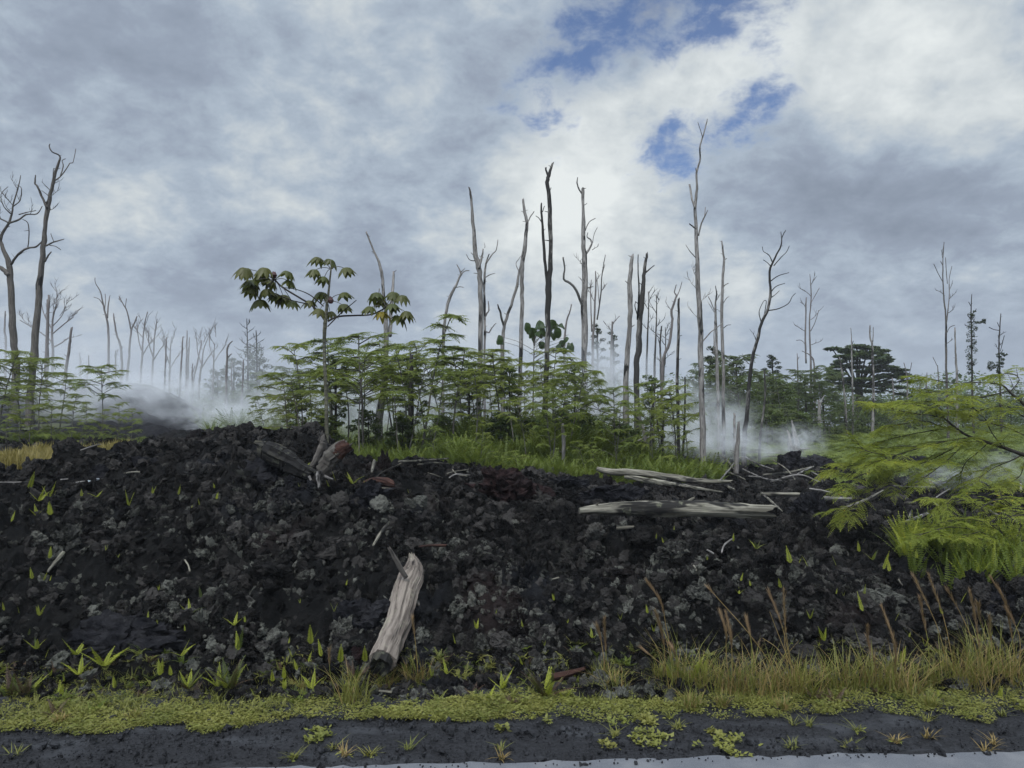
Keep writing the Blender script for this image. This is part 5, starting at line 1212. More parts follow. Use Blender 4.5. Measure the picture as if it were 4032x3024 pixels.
# ------------------------------------------------------------------ weeds on the shoulder
WL = [('G4', 125, 1560, 'lone small weed on the cinder, far left shoulder'), ('G5', 350, 1580, 'pale grassy weed on the shoulder left of centre'), ('G5', 685, 1510, 'flat yellow weed on the shoulder below the leaning log'), ('G5', 785, 1565, 'straw-yellow weed just right below the flat yellow weed'), ('G5', 1005, 1560, 'broad tufted weed, largest on the central shoulder'),
      ('G5', 1340, 1505, 'star-shaped green weed right of the broad tufted weed'), ('G5', 2150, 1510, 'spiky green weed on the shoulder at picture centre'), ('G5', 2165, 1595, 'flat dry weed just below the spiky green weed'), ('G6', 925, 1385, 'small green weed between verge and first creeping mat'), ('G6', 1475, 1320, 'spiky weed by the verge edge above the creeping mats'), ('G6', 1410, 1230, 'bright tuft at the verge edge'),
      ('G7', 345, 1305, 'flat grassy weed below the orange stalk clump'), ('G7', 760, 1345, 'pale grass tuft alone on the right shoulder'), ('G7', 190, 1500, 'grass tuft left of the second creeping mat'), ('G7', 690, 1500, 'forked weed right of the second creeping mat'), ('G7', 1090, 1450, 'faint dry weed in mid right shoulder'), ('G7', 1370, 1410, 'broad flat dry weed on the right shoulder'), ('G7', 1890, 1525, 'straggling straw weed by the right road edge'),
      ('G7', 1950, 1460, 'upright dry weed above the straggling straw weed'), ('G7', 1355, 1260, 'flat yellow weed under the right verge'), ('G7', 2025, 1210, 'small flat weed at the far right verge edge'), ('G7', 200, 1290, 'thin low weed left of the flat grassy weed')]
for rg, x_, y_, lb in WL:
    g = ground(*full(rg, x_, y_)); sd = int(x_*3+y_)
    rt = thing('roadside_weed', lb, 'weed', g + Vector((0, 0, .004)), 'weeds sprouting on the cinder shoulder')
    link('blades', grass_mesh('blades', sd, M['grass'] if 'dry' not in lb and 'straw' not in lb else M['straw'], 22, .055, .006, 1.1, .02), rt)
    if R.random() < .6: link('leaves', weed_mesh('leaves', sd+5, M['verge'], 10, .03, .025), rt)
for rg, x_, y_, rp, lb in [('G6', 1250, 1410, 170, 'wide creeping weed mat on the shoulder, first of two wide ones'), ('G6', 890, 1465, 85, 'small creeping mat left of the first wide mat'), ('G6', 1790, 1375, 60, 'small creeping mat above the second wide mat'), ('G6', 2000, 1490, 190, 'second wide creeping weed mat nearer the road'),
                       ('G6', 1650, 1445, 70, 'thin creeping strand between the two wide mats'), ('G5', 560, 1395, 130, 'loose creeping weeds spilling from the verge left of centre'), ('G6', 1200, 1260, 90, 'creeping weeds spilling from the verge right of centre'), ('G5', 2165, 1330, 60, 'narrow creeping strand hanging from the verge at picture centre'), ('G6', 270, 1265, 90, 'creeping weeds spilling below the dark fern'), ('G6', 950, 1280, 80, 'creeping tongue between the two verge spills')]:
    g = ground(*full(rg, x_, y_)); r_ = rp*.4521/FPX*g.y
    rr = random.Random(int(x_+y_)); mb = MB(); v = []; f = []
    for i in range(int(rp*2.0)):
        th = rr.uniform(0, 6.28); q = math.sqrt(rr.random())
        c = Vector((r_*q*math.cos(th), r_*1.25*q*math.sin(th), rr.uniform(.006, .02)))
        if vnoise(np.array([[c.x*16 + x_, c.y*16, 0]]), 3)[0] < -.12: continue
        d = Vector((rr.uniform(-1, 1), rr.uniform(-1, 1), rr.uniform(-.2, .5))).normalized(); s = d.cross(Vector((rr.uniform(-.4, .4), rr.uniform(-.4, .4), 1))).normalized(); L = .026*rr.uniform(.6, 1.3)
        b = len(v); v += [c, c + d*L*.4 + s*L*.33, c + d*L, c + d*L*.4 - s*L*.33]; f.append((b, b+1, b+2, b+3))
    mb.add(v, f); o = link('creeping_weed', mb.mesh('creeping_weed', M['verge']), None, g); tag(o, lb, 'weed', 'creeping weed mats on the shoulder')

# ------------------------------------------------------------------ logs and sticks
def log_pts(reg, st, near=0.):
    f0 = full(reg, st[0][0], st[0][1] + st[0][2]*.5); f1 = full(reg, st[-1][0], st[-1][1] + st[-1][2]*.5)
    Y0, Y1 = ground(*f0, lift=.09).y - near, ground(*f1, lift=.09).y - near
    if near and near < .5:
        worst = 0
        for i in range(12):
            u_ = i/11*(len(st)-1); j = min(int(u_), len(st)-2); w_ = u_ - j
            q = [st[j][m_]*(1-w_) + st[j+1][m_]*w_ for m_ in range(3)]
            yl = Y0 + (Y1-Y0)*i/11
            worst = min(worst, ground(*full(reg, q[0], q[1] + q[2]*.45), lift=.09).y - .04 - yl)
        worst = max(worst, -1.2); Y0 += worst; Y1 += worst
    L = sum(math.hypot(st[i+1][0]-st[i][0], st[i+1][1]-st[i][1]) for i in range(len(st)-1)); acc = 0
    pts = []; rad = []
    for i, (x_, y_, w_) in enumerate(st):
        if i: acc += math.hypot(st[i][0]-st[i-1][0], st[i][1]-st[i-1][1])
        Y = Y0 + (Y1-Y0)*acc/L
        pts.append(at(*full(reg, x_, y_), Y)); rad.append(max(.006, w_*REG[reg][2]/FPX*Y/2))
    return pts, rad
def log(reg, st, label, mat='log_flat', name='log', cat='log', group=None, ns=10, near=0., jag=1.4, limbs=(), rough=.16):
    pts, rad = log_pts(reg, st, near)
    mb = MB(); sweep(mb, pts, rad, ns, 7, .03, rough, jag)
    o = mb.build(name, M[mat], None, tuple(pts[0]), smooth=False); o.location = pts[0]; tag(o, label, cat, group)
    for k, ls in enumerate(limbs):
        mb = MB(); Y = pts[min(len(pts)-1, ls[0])].y
        p_ = [at(*full(reg, x_, y_), Y - .02*i) for i, (x_, y_, w_) in enumerate(ls[1])]
        r_ = [max(.005, w_*REG[reg][2]/FPX*Y/2) for (_, _, w_) in ls[1]]
        sweep(mb, p_, r_, 7, 3, .1, .15, 1.5); c = mb.build('limb', M['wood_dark' if mat == 'log' else mat], o, tuple(pts[0]), True)
    return o
# leaning pale log
lg = log('G2', [(1112, 2000, 226), (1172, 1850, 218), (1256, 1640, 202), (1308, 1420, 200), (1362, 1290, 200), (1392, 1190, 150), (1382, 1110, 70)], 'pale weathered broken log leaning upright on the lava slope', 'log', 'leaning_log', near=.10, ns=34, jag=.9, rough=.10,
         limbs=[(3, [(1325, 1270, 40), (1280, 1190, 42), (1232, 1110, 40), (1185, 1025, 26)]), (3, [(1385, 1440, 40), (1430, 1500, 34), (1455, 1530, 18)])])
bp = [at(*full('G2', 1112, 1992), lg.location.y - .015), at(*full('G2', 1098, 2030), lg.location.y - .05)]
r0 = 222*.4521/FPX*lg.location.y/2
mb = MB(); sweep(mb, [bp[0], bp[0].lerp(bp[1], .5), bp[1]], [r0*.86, r0*.88, r0*.84], 22, 2, 0, .10, .25, seed=5)
c = mb.build('broken_end', M['log_moss'], lg, tuple(lg.location)); c['label'] = 'dark hollow reddish broken foot'
# long grey log
log('G3', [(622, 690, 56), (760, 675, 86), (950, 668, 112), (1300, 662, 128), (1650, 668, 140), (1900, 678, 138), (2185, 690, 128)], 'long thick grey log lying across the right slope', 'log_flat', 'fallen_log', ns=20, rough=.12, near=.05,
    limbs=[(4, [(1560, 620, 40), (1600, 588, 24), (1622, 575, 12)]), (1, [(760, 660, 24), (775, 635, 16), (790, 622, 8)]), (6, [(1990, 625, 18), (1990, 605, 12)]), (6, [(2080, 730, 34), (2090, 735, 28)])])
log('G3', [(772, 318, 34), (900, 348, 58), (1200, 362, 56), (1450, 400, 54), (1650, 428, 44), (1935, 432, 26)], 'long thin grey log along the fern edge behind the thick log', 'log_flat', 'fallen_log', ns=12, near=.30)
log('G3', [(1030, 390, 40), (1320, 440, 52), (1600, 485, 32), (1870, 526, 9)], 'tapering grey log lying just below the fern-edge log', 'log_flat', 'fallen_log', ns=10, near=.25)
SL = 'driftwood pieces scattered on the lava'
for a in [('F', [(-10, 902, 24), (140, 905, 27), (292, 908, 20)], 'splintered log end-on past the thick grey log'), ('F', [(280, 922, 16), (420, 932, 26), (585, 936, 22)], 'pale splintered log right of the end-on log'), ('F', [(60, 822, 12), (130, 805, 12), (205, 800, 8)], 'curved pale branch under the round black boulder'),
          ('F', [(228, 778, 10), (290, 745, 11), (338, 724, 7)], 'forked pale branch right under the round black boulder'), ('F', [(325, 760, 9), (370, 785, 9), (398, 830, 7)], 'bent pale branch below the second boulder'), ('F', [(310, 868, 10), (380, 880, 16), (442, 892, 9)], 'pale stub branch above the splintered log'), ('F', [(895, 1102, 14), (980, 1072, 22), (1082, 1032, 20)], 'grey broken log on the dark flat'),
          ('F', [(962, 1062, 14), (972, 1030, 16), (978, 1008, 10)], 'upright stub against the grey broken log'), ('F', [(1118, 942, 8), (1170, 905, 9), (1228, 870, 7)], 'slanting pale stick by the flat, rising right'), ('F', [(1092, 926, 6), (1130, 965, 11), (1176, 996, 9)], 'slanting pale stick by the flat, falling right'), ('F', [(1478, 992, 14), (1500, 1020, 15), (1545, 1042, 9)], 'whitish branch stub in the right shrub'),
          ('F', [(520, 1000, 12), (660, 950, 18), (792, 880, 9)], 'bleached branch under the lowest feathery leaves'), ('F', [(930, 962, 16), (992, 960, 14)], 'short pale wood block on the dark flat'), ('F', [(0, 898, 13), (70, 960, 14), (132, 1015, 8)], 'slanting dark branch below the end-on log'), ('F', [(-5, 990, 22), (62, 982, 18)], 'pale chunk left of the upright black block'), ('F', [(860, 850, 6), (1000, 858, 6), (1128, 858, 5)], 'thin straight stick lying by the steam'),
          ('D', [(330, 1590, 7), (400, 1612, 8), (480, 1645, 5)], 'first grey root branch at the tallest snag foot'), ('D', [(360, 1535, 6), (400, 1560, 7), (432, 1605, 4)], 'second grey root branch at the tallest snag foot'), ('D', [(480, 1548, 6), (540, 1580, 7), (605, 1602, 4)], 'thin branch right of the pointed stump'), ('D', [(430, 1520, 5), (540, 1528, 6), (645, 1532, 4)], 'straight thin branch in the steam by the curved snag'),
          ('D', [(560, 1625, 7), (680, 1612, 8), (772, 1590, 5)], 'crooked branch below the splintered stump'), ('D', [(370, 1650, 6), (420, 1590, 6), (445, 1550, 3)], 'upturned branch below the pointed stump'), ('D', [(640, 1640, 8), (720, 1625, 8), (800, 1655, 5)], 'low branch under the black boulders'),
          ('D', [(600, 1560, 4), (660, 1600, 5), (700, 1650, 3)], 'thin twig crossing below the splintered stump'), ('D', [(470, 1600, 5), (560, 1640, 6), (640, 1650, 4)], 'pale branch along the lava behind the fern-edge log'), ('D', [(540, 1550, 4), (610, 1545, 4), (680, 1560, 3)], 'thin twig in the steam left of the splintered stump'),
          ('G2', [(1038, 988, 18), (1100, 885, 30), (1168, 802, 26)], 'mottled grey stick standing up from the mid slope'), ('G2', [(1025, 355, 14), (1040, 290, 30), (1048, 252, 26)], 'small pale stub right of the upturned stump'), ('G2', [(1260, 258, 14), (1450, 252, 18), (1690, 232, 14)], 'long pale branch along the fern edge, upper of two'), ('G2', [(1430, 285, 12), (1560, 272, 22), (1695, 280, 14)], 'long pale branch along the fern edge, lower of two'),
          ('G2', [(1515, 358, 8), (1580, 378, 11), (1640, 402, 8)], 'slanting thin branch left of the splinter heap'), ('G2', [(1060, 400, 7), (1130, 345, 8), (1275, 282, 6)], 'thin dark branch slanting above the rotten log piece'), ('G2', [(1100, 492, 16), (1205, 498, 18)], 'pale short stick below the rotten log piece'), ('G2', [(1700, 400, 9), (1760, 370, 12), (1880, 378, 9)], 'splinter heap branch, lowest'), ('G2', [(1730, 330, 8), (1770, 370, 10), (1850, 385, 6)], 'splinter heap branch, middle'),
          ('G2', [(1680, 365, 6), (1750, 345, 9), (1860, 330, 5)], 'splinter heap branch, topmost'), ('G2', [(1250, 300, 8), (1265, 285, 8), (1280, 275, 5)], 'tiny pale hooked twig by the fern edge'), ('G3', [(945, 838, 24), (1010, 836, 30), (1080, 830, 20)], 'short grey slab of wood below the thick grey log'), ('G3', [(1862, 1052, 10), (1885, 985, 14), (1950, 935, 12)], 'white forked root below the right log end'),
          ('G3', [(1735, 1028, 14), (1780, 1056, 16)], 'short white chip left of the white forked root'), ('G3', [(1600, 1150, 12), (1620, 1170, 10), (1638, 1200, 6)], 'thin white twig below the white chip'), ('G3', [(1908, 470, 20), (1940, 492, 26), (1975, 500, 14)], 'pale wood chip behind the thick log end'), ('G3', [(2100, 388, 14), (2210, 395, 16)], 'pale stick at the end of the fern-edge log'), ('G3', [(385, 1285, 10), (440, 1270, 12)], 'tiny pale chip in mid slope'),
          ('G1', [(660, 442, 10), (735, 430, 10)], 'pale lath left under the white panel'), ('G1', [(1085, 362, 11), (1140, 352, 13), (1210, 348, 9)], 'pale stick right of the white panel'), ('G1', [(530, 416, 9), (592, 412, 9)], 'short pale lath left of the white panel'), ('G1', [(0, 440, 12), (90, 440, 13), (182, 438, 8)], 'dark straight stick at the left crest'), ('G1', [(700, 162, 9), (790, 130, 11), (872, 108, 7)], 'forked branch on the second lava flow'),
          ('G1', [(1610, 1115, 7), (1640, 1165, 9), (1655, 1215, 6)], 'thin pale curved root in the left slope'), ('G1', [(415, 1215, 18), (470, 1150, 26), (545, 1060, 34)], 'pale twisted root below the tall lichen rock'), ('G5', [(1090, 990, 22), (1160, 995, 26), (1245, 1008, 18)], 'short pale stick lying in the verge right of the log foot'),
          ('G7', [(1120, 15, 10), (1135, 45, 12), (1150, 62, 8)], 'tiny white bone-like twig above the pale boulder'), ('F', [(1690, 838, 12), (1692, 882, 16)], 'small pale stub at the far right flat')]:
    th_ = a[1][0][2] > 17
    log(a[0], a[1], a[2], 'log_flat' if th_ else R.choice(['wood', 'log_flat']), 'driftwood', 'branch', SL, 9 if th_ else 6, near=.10)
log('G2', [(1440, 1000, 6), (1530, 990, 26), (1655, 992, 24)], 'reddish brown stick lying in mid slope', 'log_red', 'driftwood', 'branch', SL, 7, near=.05)
log('G6', [(385, 868, 70), (520, 838, 56), (662, 795, 30)], 'reddish brown plank by the dark fern', 'log_red', 'plank', 'plank', None, 6, near=.05, rough=.05)
log('G2', [(960, 440, 30), (1060, 425, 70), (1150, 440, 80), (1215, 462, 34)], 'rotten reddish log piece on the crest', 'log_red', 'rotten_log', 'log', None, 10, near=.02)
log('G5', [(1330, 870, 10), (1420, 890, 12), (1520, 912, 8)], 'brown twig bundle right of the log foot', 'log_red', 'driftwood', 'branch', SL, 5)
# upturned stump
g = ground(*full('G2', 560, 400)); Ys = g.y - .38; g = at(*full('G2', 560, 420), Ys)
rt = thing('upturned_stump', 'upturned split stump with mossy dark trunk and rotten red end', 'stump', (g.x, Ys, g.z))
def spiece(name, st, mat, dy=0., ns=12, rough=.16, lab_=None, jag=1.2, slope=0.):
    P3 = [at(*full('G2', x_, y_), Ys + dy + slope*i) for i, (x_, y_, w_) in enumerate(st)]
    mb = MB(); sweep(mb, P3, [w_*.4521/FPX*Ys/2 for (_, _, w_) in st], ns, 5, .15, rough, jag)
    o = mb.build(name, M[mat], rt)
    if lab_: o['label'] = lab_
spiece('trunk', [(585, 400, 100), (610, 330, 125), (660, 240, 135), (735, 165, 130)], 'log_grey', -.02, 18, .12)
spiece('rotten_end', [(720, 180, 126), (765, 140, 132), (805, 112, 104)], 'log_red', -.02, 18, .2, 'crumbling dark red end', .35)
spiece('mossy_trunk', [(500, 370, 90), (420, 320, 125), (330, 270, 160), (230, 215, 190), (130, 170, 190), (75, 150, 130)], 'log_moss', .02, 18, .16, 'mossy dark fallen trunk half', slope=.03)
spiece('upright_root', [(505, 300, 40), (545, 225, 52), (585, 130, 58), (600, 60, 40), (608, 30, 16)], 'wood_dark', .12)
spiece('root', [(566, 340, 52), (562, 410, 44), (568, 470, 26)], 'wood', -.08)
spiece('root', [(480, 385, 22), (500, 430, 18), (505, 470, 10)], 'wood', -.06, 7)
spiece('root', [(610, 385, 26), (650, 400, 24), (685, 412, 12)], 'wood', -.06, 7)
spiece('root', [(470, 320, 30), (530, 345, 36), (580, 370, 30)], 'log_moss', -.07, 8)
# white panel and litter
def slab(name, reg, quad, th, mat, label, cat):
    P3 = []
    Yq = [ground(*full(reg, x_, y_)).y for x_, y_, _ in quad]
    Ym = sum(Yq)/4
    for (x_, y_, dy) in quad: P3.append(at(*full(reg, x_, y_), Ym + dy))
    nrm = (P3[1]-P3[0]).cross(P3[3]-P3[0]).normalized()
    if nrm.z < 0: nrm = -nrm
    v = P3 + [p - nrm*th for p in P3]
    mb = MB(); mb.add(v, [(0, 1, 2, 3), (7, 6, 5, 4), (0, 4, 5, 1), (1, 5, 6, 2), (2, 6, 7, 3), (3, 7, 4, 0)])
    o = mb.build(name, M[mat], None, tuple(P3[0])); o.location = P3[0]; tag(o, label, cat)
slab('metal_panel', 'G1', [(690, 400, .0), (785, 430, -.12), (868, 407, .10), (800, 384, .25)], .012, 'panel', 'white metal panel lying on the left lava crest', 'panel')
slab('dark_slab', 'G1', [(850, 545, -.1), (985, 585, -.12), (995, 530, .1), (890, 482, .12)], .05, 'rock_black', 'flat dark stone plate right below the white panel', 'rock')

# ------------------------------------------------------------------ palmate-leaved tree
Yc = 10.6
gb = at(*full('B', 727, 1440), Yc); z0 = min(gb.z, hz(gb.x, Yc)) - .05
rt = thing('palmate_tree', 'slender tree with umbrella-like palmate leaves behind the upturned stump', 'tree', (gb.x, Yc, z0))
CB = lambda x_, y_, dy=0.: at(*full('B', x_, y_), Yc + dy)
sc_ = .6028/FPX*Yc
def cpart(name, st, slope=0., mat='cec_bark', ns=9):
    P3 = [CB(x_, y_, slope*i) for i, (x_, y_, w_) in enumerate(st)]
    mb = MB(); sweep(mb, P3, [w_*sc_/2 for (_, _, w_) in st], ns, 5, .12, .06, .3); mb.build(name, M[mat], rt, smooth=True)
cpart('trunk', [(727, 1470, 24), (722, 1200, 25), (716, 1000, 23), (708, 800, 21), (712, 640, 25), (716, 590, 25), (728, 480, 18), (740, 380, 13), (752, 262, 10)])
cpart('branch', [(708, 592, 16), (640, 512, 12), (540, 448, 12), (430, 380, 12), (378, 325, 11)], .05, 'bark_dark')
cpart('branch', [(704, 508, 8), (620, 437, 7), (535, 400, 6), (440, 385, 5)], -.06, 'bark_dark')
cpart('branch', [(600, 492, 8), (500, 470, 7), (400, 430, 8)], .04, 'bark_dark')
cpart('branch', [(732, 605, 14), (800, 575, 12), (900, 568, 11), (1020, 560, 11), (1112, 515, 10)], .04, 'bark_dark')
cpart('branch', [(730, 640, 8), (820, 550, 7), (918, 468, 5)], -.04, 'bark_dark')
def palm_leaf_mesh(seed, mat):
    rr = random.Random(seed); mb = MB(); nl = rr.choice([9, 10, 11])
    for i in range(nl):
        th = (i + .5)*(5.7/nl) - 2.85 + rr.uniform(-.06, .06)
        L = rr.uniform(.85, 1.05)*(1 - .25*(abs(th)/2.85)**2)
        d = Vector((math.cos(th), math.sin(th), 0)); s = Vector((-d.y, d.x, 0))
        v = []; f = []; dr = rr.uniform(.5, .9)
        ws = [.04, .10, .17, .185, .12, .02]; k = len(ws)
        for j in range(k):
            t = j/(k-1)
            c = d*(L*t*(1-.18*t)) + Vector((0, 0, .10*math.sin(PI*min(1, t*1.6)) - dr*t*t*L))
            e = Vector((0, 0, -.35*ws[j]))
            v += [c - s*ws[j] + e, c, c + s*ws[j] + e]
        for j in range(k-1):
            b = 3*j; f += [(b, b+1, b+4, b+3), (b+1, b+2, b+5, b+4)]
        mb.add(v, f)
    return mb.mesh('leaf', mat)
PL = [palm_leaf_mesh(800+k, M['cec']) for k in range(6)]; PLY = palm_leaf_mesh(820, M['cec_yellow'])
def palm_leaf(x_, y_, r_, hub, yellow=False):
    dy = R.uniform(-.28, .28); p = CB(x_, y_, dy); o = Vector(rt.location)
    hubp = CB(hub[0], hub[1], 0)
    lf = link('leaf', PLY if yellow else R.choice(PL), rt, p - o, (R.uniform(-.25, .25), R.uniform(-.25, .25), math.atan2(p.y-hubp.y, p.x-hubp.x) + R.uniform(-.5, .5)), r_*sc_*1.3)
    if yellow: lf['label'] = 'yellowing leaf'
    mb = MB(); sweep(mb, [hubp, hubp.lerp(p, .5) + Vector((0, 0, .03)), p], [.006, .005, .004], 5, 3, 0, 0, .2); mb.build('petiole', M['bark'], rt, smooth=True)
for a in [(195, 262, 78), (320, 262, 75), (300, 300, 70), (235, 345, 78), (235, 395, 72), (330, 400, 75), (290, 470, 78), (470, 285, 62), (480, 345, 60), (440, 440, 68), (500, 478, 56), (360, 345, 60), (395, 430, 55)]: palm_leaf(*a, hub=(385, 335))
for a in [(668, 192, 62), (748, 205, 66), (645, 272, 62), (850, 262, 70), (708, 320, 60)]: palm_leaf(*a, hub=(750, 262))
for a in [(690, 420, 68), (832, 425, 62), (620, 475, 62), (832, 500, 66), (680, 530, 62), (745, 545, 52)]: palm_leaf(*a, hub=(725, 480))
for a in [(1045, 425, 72), (1165, 420, 72), (1220, 440, 62), (1012, 515, 62), (1195, 575, 70), (1245, 545, 62), (1150, 500, 66), (1080, 470, 55)]: palm_leaf(*a, hub=(1112, 515))
palm_leaf(1085, 548, 66, (1112, 515), True)
for (x_, y_) in ((380, 305), (750, 470)):
    mb = MB(); c = CB(x_, y_, -.06); sweep(mb, [c + Vector((0, 0, -.04)), c, c + Vector((0, 0, .045))], [.025, .045, .02], 9, 3, 0, .2, .5); mb.build('bud', M['bud'], rt)

# round-leaved young tree behind the charred snag
Ym = 18.6
gb = at(*full('C', 572, 1290), Ym); z0 = min(gb.z, hz(gb.x, Ym)) - .05
rt = thing('round_leaved_tree', 'young tree with big dark drooping round leaves behind the charred snag', 'tree', (gb.x, Ym, z0))
mb = MB(); sweep(mb, [(gb.x, Ym, z0), gb, at(*full('C', 576, 1100), Ym), at(*full('C', 578, 940), Ym)], [.022, .02, .016, .010], 6, 4); mb.build('trunk', M['bark'], rt, smooth=True)
def round_leaf_mesh(seed):
    mb = MB(); v = [(0, 0, 0)]; f = []; n = 12; rr = random.Random(seed)
    for i in range(n):
        th = 2*PI*i/n; r_ = .5*(1 + .18*math.cos(th)) * rr.uniform(.95, 1.05)
        v.append((r_*math.sin(th)*.95, .30*abs(math.sin(th))**1.2 + .05*math.sin(3*th), -.28 - r_*math.cos(th)*1.1))
    v[0] = (0, -.08, -.3)
    for i in range(n): f.append((0, 1+i, 1+(i+1) % n))
    mb.add(v, f); return mb.mesh('leaf', M['round_leaf'])
RL = [round_leaf_mesh(k) for k in range(4)]; s_ = .7837/FPX*Ym
for (x_, y_, r_) in [(540, 862, 52), (568, 888, 58), (605, 850, 62), (628, 880, 58), (612, 905, 50), (672, 848, 58), (690, 885, 62), (720, 862, 50), (738, 930, 56), (772, 962, 50), (712, 968, 56), (690, 915, 46), (402, 925, 56), (610, 955, 48), (655, 868, 50), (772, 1118, 46), (748, 960, 40), (586, 930, 40), (555, 905, 44), (590, 872, 46), (618, 862, 44), (640, 905, 40), (660, 895, 46), (684, 862, 44), (702, 905, 42), (725, 950, 44), (760, 985, 40), (725, 985, 40), (412, 950, 36), (600, 900, 40), (545, 890, 36)]:
    p = at(*full('C', x_, y_), Ym + R.uniform(-.35, .35)); o = Vector(rt.location)
    link('leaf', R.choice(RL), rt, p - o, (R.uniform(-.9, .5), R.uniform(-.4, .4), R.uniform(-1.3, 1.3)), r_*s_*.82)
    hub = at(*full('C', 577, min(1140, y_ + 70)), Ym)
    mb = MB(); sweep(mb, [hub, hub.lerp(p, .5) + Vector((0, 0, .06)), p - Vector((0, 0, .0))], [.006, .005, .004], 4, 2, 0, 0, .2); mb.build('petiole', M['bark'], rt)

# ------------------------------------------------------------------ feathery tree leaning in from the right, and shrub under it
def feather_tree(name, label, reg, Y, base, branches, L, spacing, depth_sd, mat='branch_leaf', ll=.24, pairs=11):
    rt = thing(name, label, 'tree' if 'tree' in name else 'shrub', base)
    s = REG[reg][2]/FPX*Y; rr = random.Random(len(branches)*7+int(Y*10))
    for k, (st, y0, y1) in enumerate(branches):
        P3 = [at(*full(reg, x_, y_), Y + y0 + (y1-y0)*i/(len(st)-1)) for i, (x_, y_, w_) in enumerate(st)]
        rad = [max(.004, w_*s/2) for (_, _, w_) in st]
        if k == 0: P3 = [Vector(base)] + P3; rad = [rad[0]*1.6] + rad
        mb = MB(); sweep(mb, P3, rad, 7, 4, .15, .10, .4)
        br = mb.build('trunk' if k == 0 else 'branch', M['bark_dark'], rt, smooth=True)
        lf = MB(); tw = MB(); cv, rr_ = catmull(P3, rad, 10); acc = spacing*.5; sd = 1
        tot = sum((cv[i+1]-cv[i]).length for i in range(len(cv)-1)); run = 0
        def spray(q0, d0, tl):
            d0 = d0.normalized(); m_ = max(2, int(tl/.05))
            q2 = q0 + d0*tl + Vector((0, 0, -.10*tl)); sweep(tw, [q0, q0.lerp(q2, .5) + Vector((0, 0, .05*tl)), q2], [.0035, .0025, .0015], 4, 2, .1, 0, .3, seed=rr.randrange(99999))
            for i_ in range(m_+1):
                u_ = (i_+.6)/(m_+.6); q = q0.lerp(q2, u_) + Vector((0, 0, .05*tl*math.sin(PI*u_)))
                S_ = d0.cross(Vector((0, 0, 1))).normalized()
                for sg in (-1, 1):
                    d = (d0*rr.uniform(.35, .8) + S_*sg*rr.uniform(.7, 1.1) + Vector((0, 0, rr.uniform(-.25, .30)))).normalized()
                    frond(lf, q, d, L*rr.uniform(.65, 1.1)*(1-.25*u_), pairs, L*ll, L*.055, rr.uniform(.15, .65), fwd=.35, fold=.3, rr=rr, rach=.014)
            frond(lf, q2, d0, L*.8, pairs, L*ll, L*.055, .35, fwd=.35, fold=.3, rr=rr, rach=.014)
        for i in range(len(cv)-1):
            dl = (cv[i+1]-cv[i]).length; acc += dl; run += dl
            if acc < spacing or rr_[i] > .017 or run < tot*.12: continue
            acc = 0; T = (cv[i+1]-cv[i]).normalized(); sd = -sd
            S = T.cross(Vector((0, 0, 1))).normalized()*sd
            spray(cv[i], T*rr.uniform(.5, 1.0) + S*rr.uniform(.4, 1.0) + Vector((0, rr.uniform(-.2, .2), rr.uniform(-.15, .35))), spacing*rr.uniform(1.0, 1.9))
        T = (cv[-1]-cv[-3]).normalized()
        spray(cv[-1], T, spacing*1.1); spray(cv[-1], T + Vector((0, .6, .1)), spacing*.8); spray(cv[-1], T + Vector((0, -.6, 0)), spacing*.8)
        tw.build('twigs', M['bark_dark'], br, tuple(rt.location))
        if lf.v: lf.build('leaves', M[mat], rt)
    return rt
Yf = 7.3
gx = at(*full('F', 2000, 900), Yf)
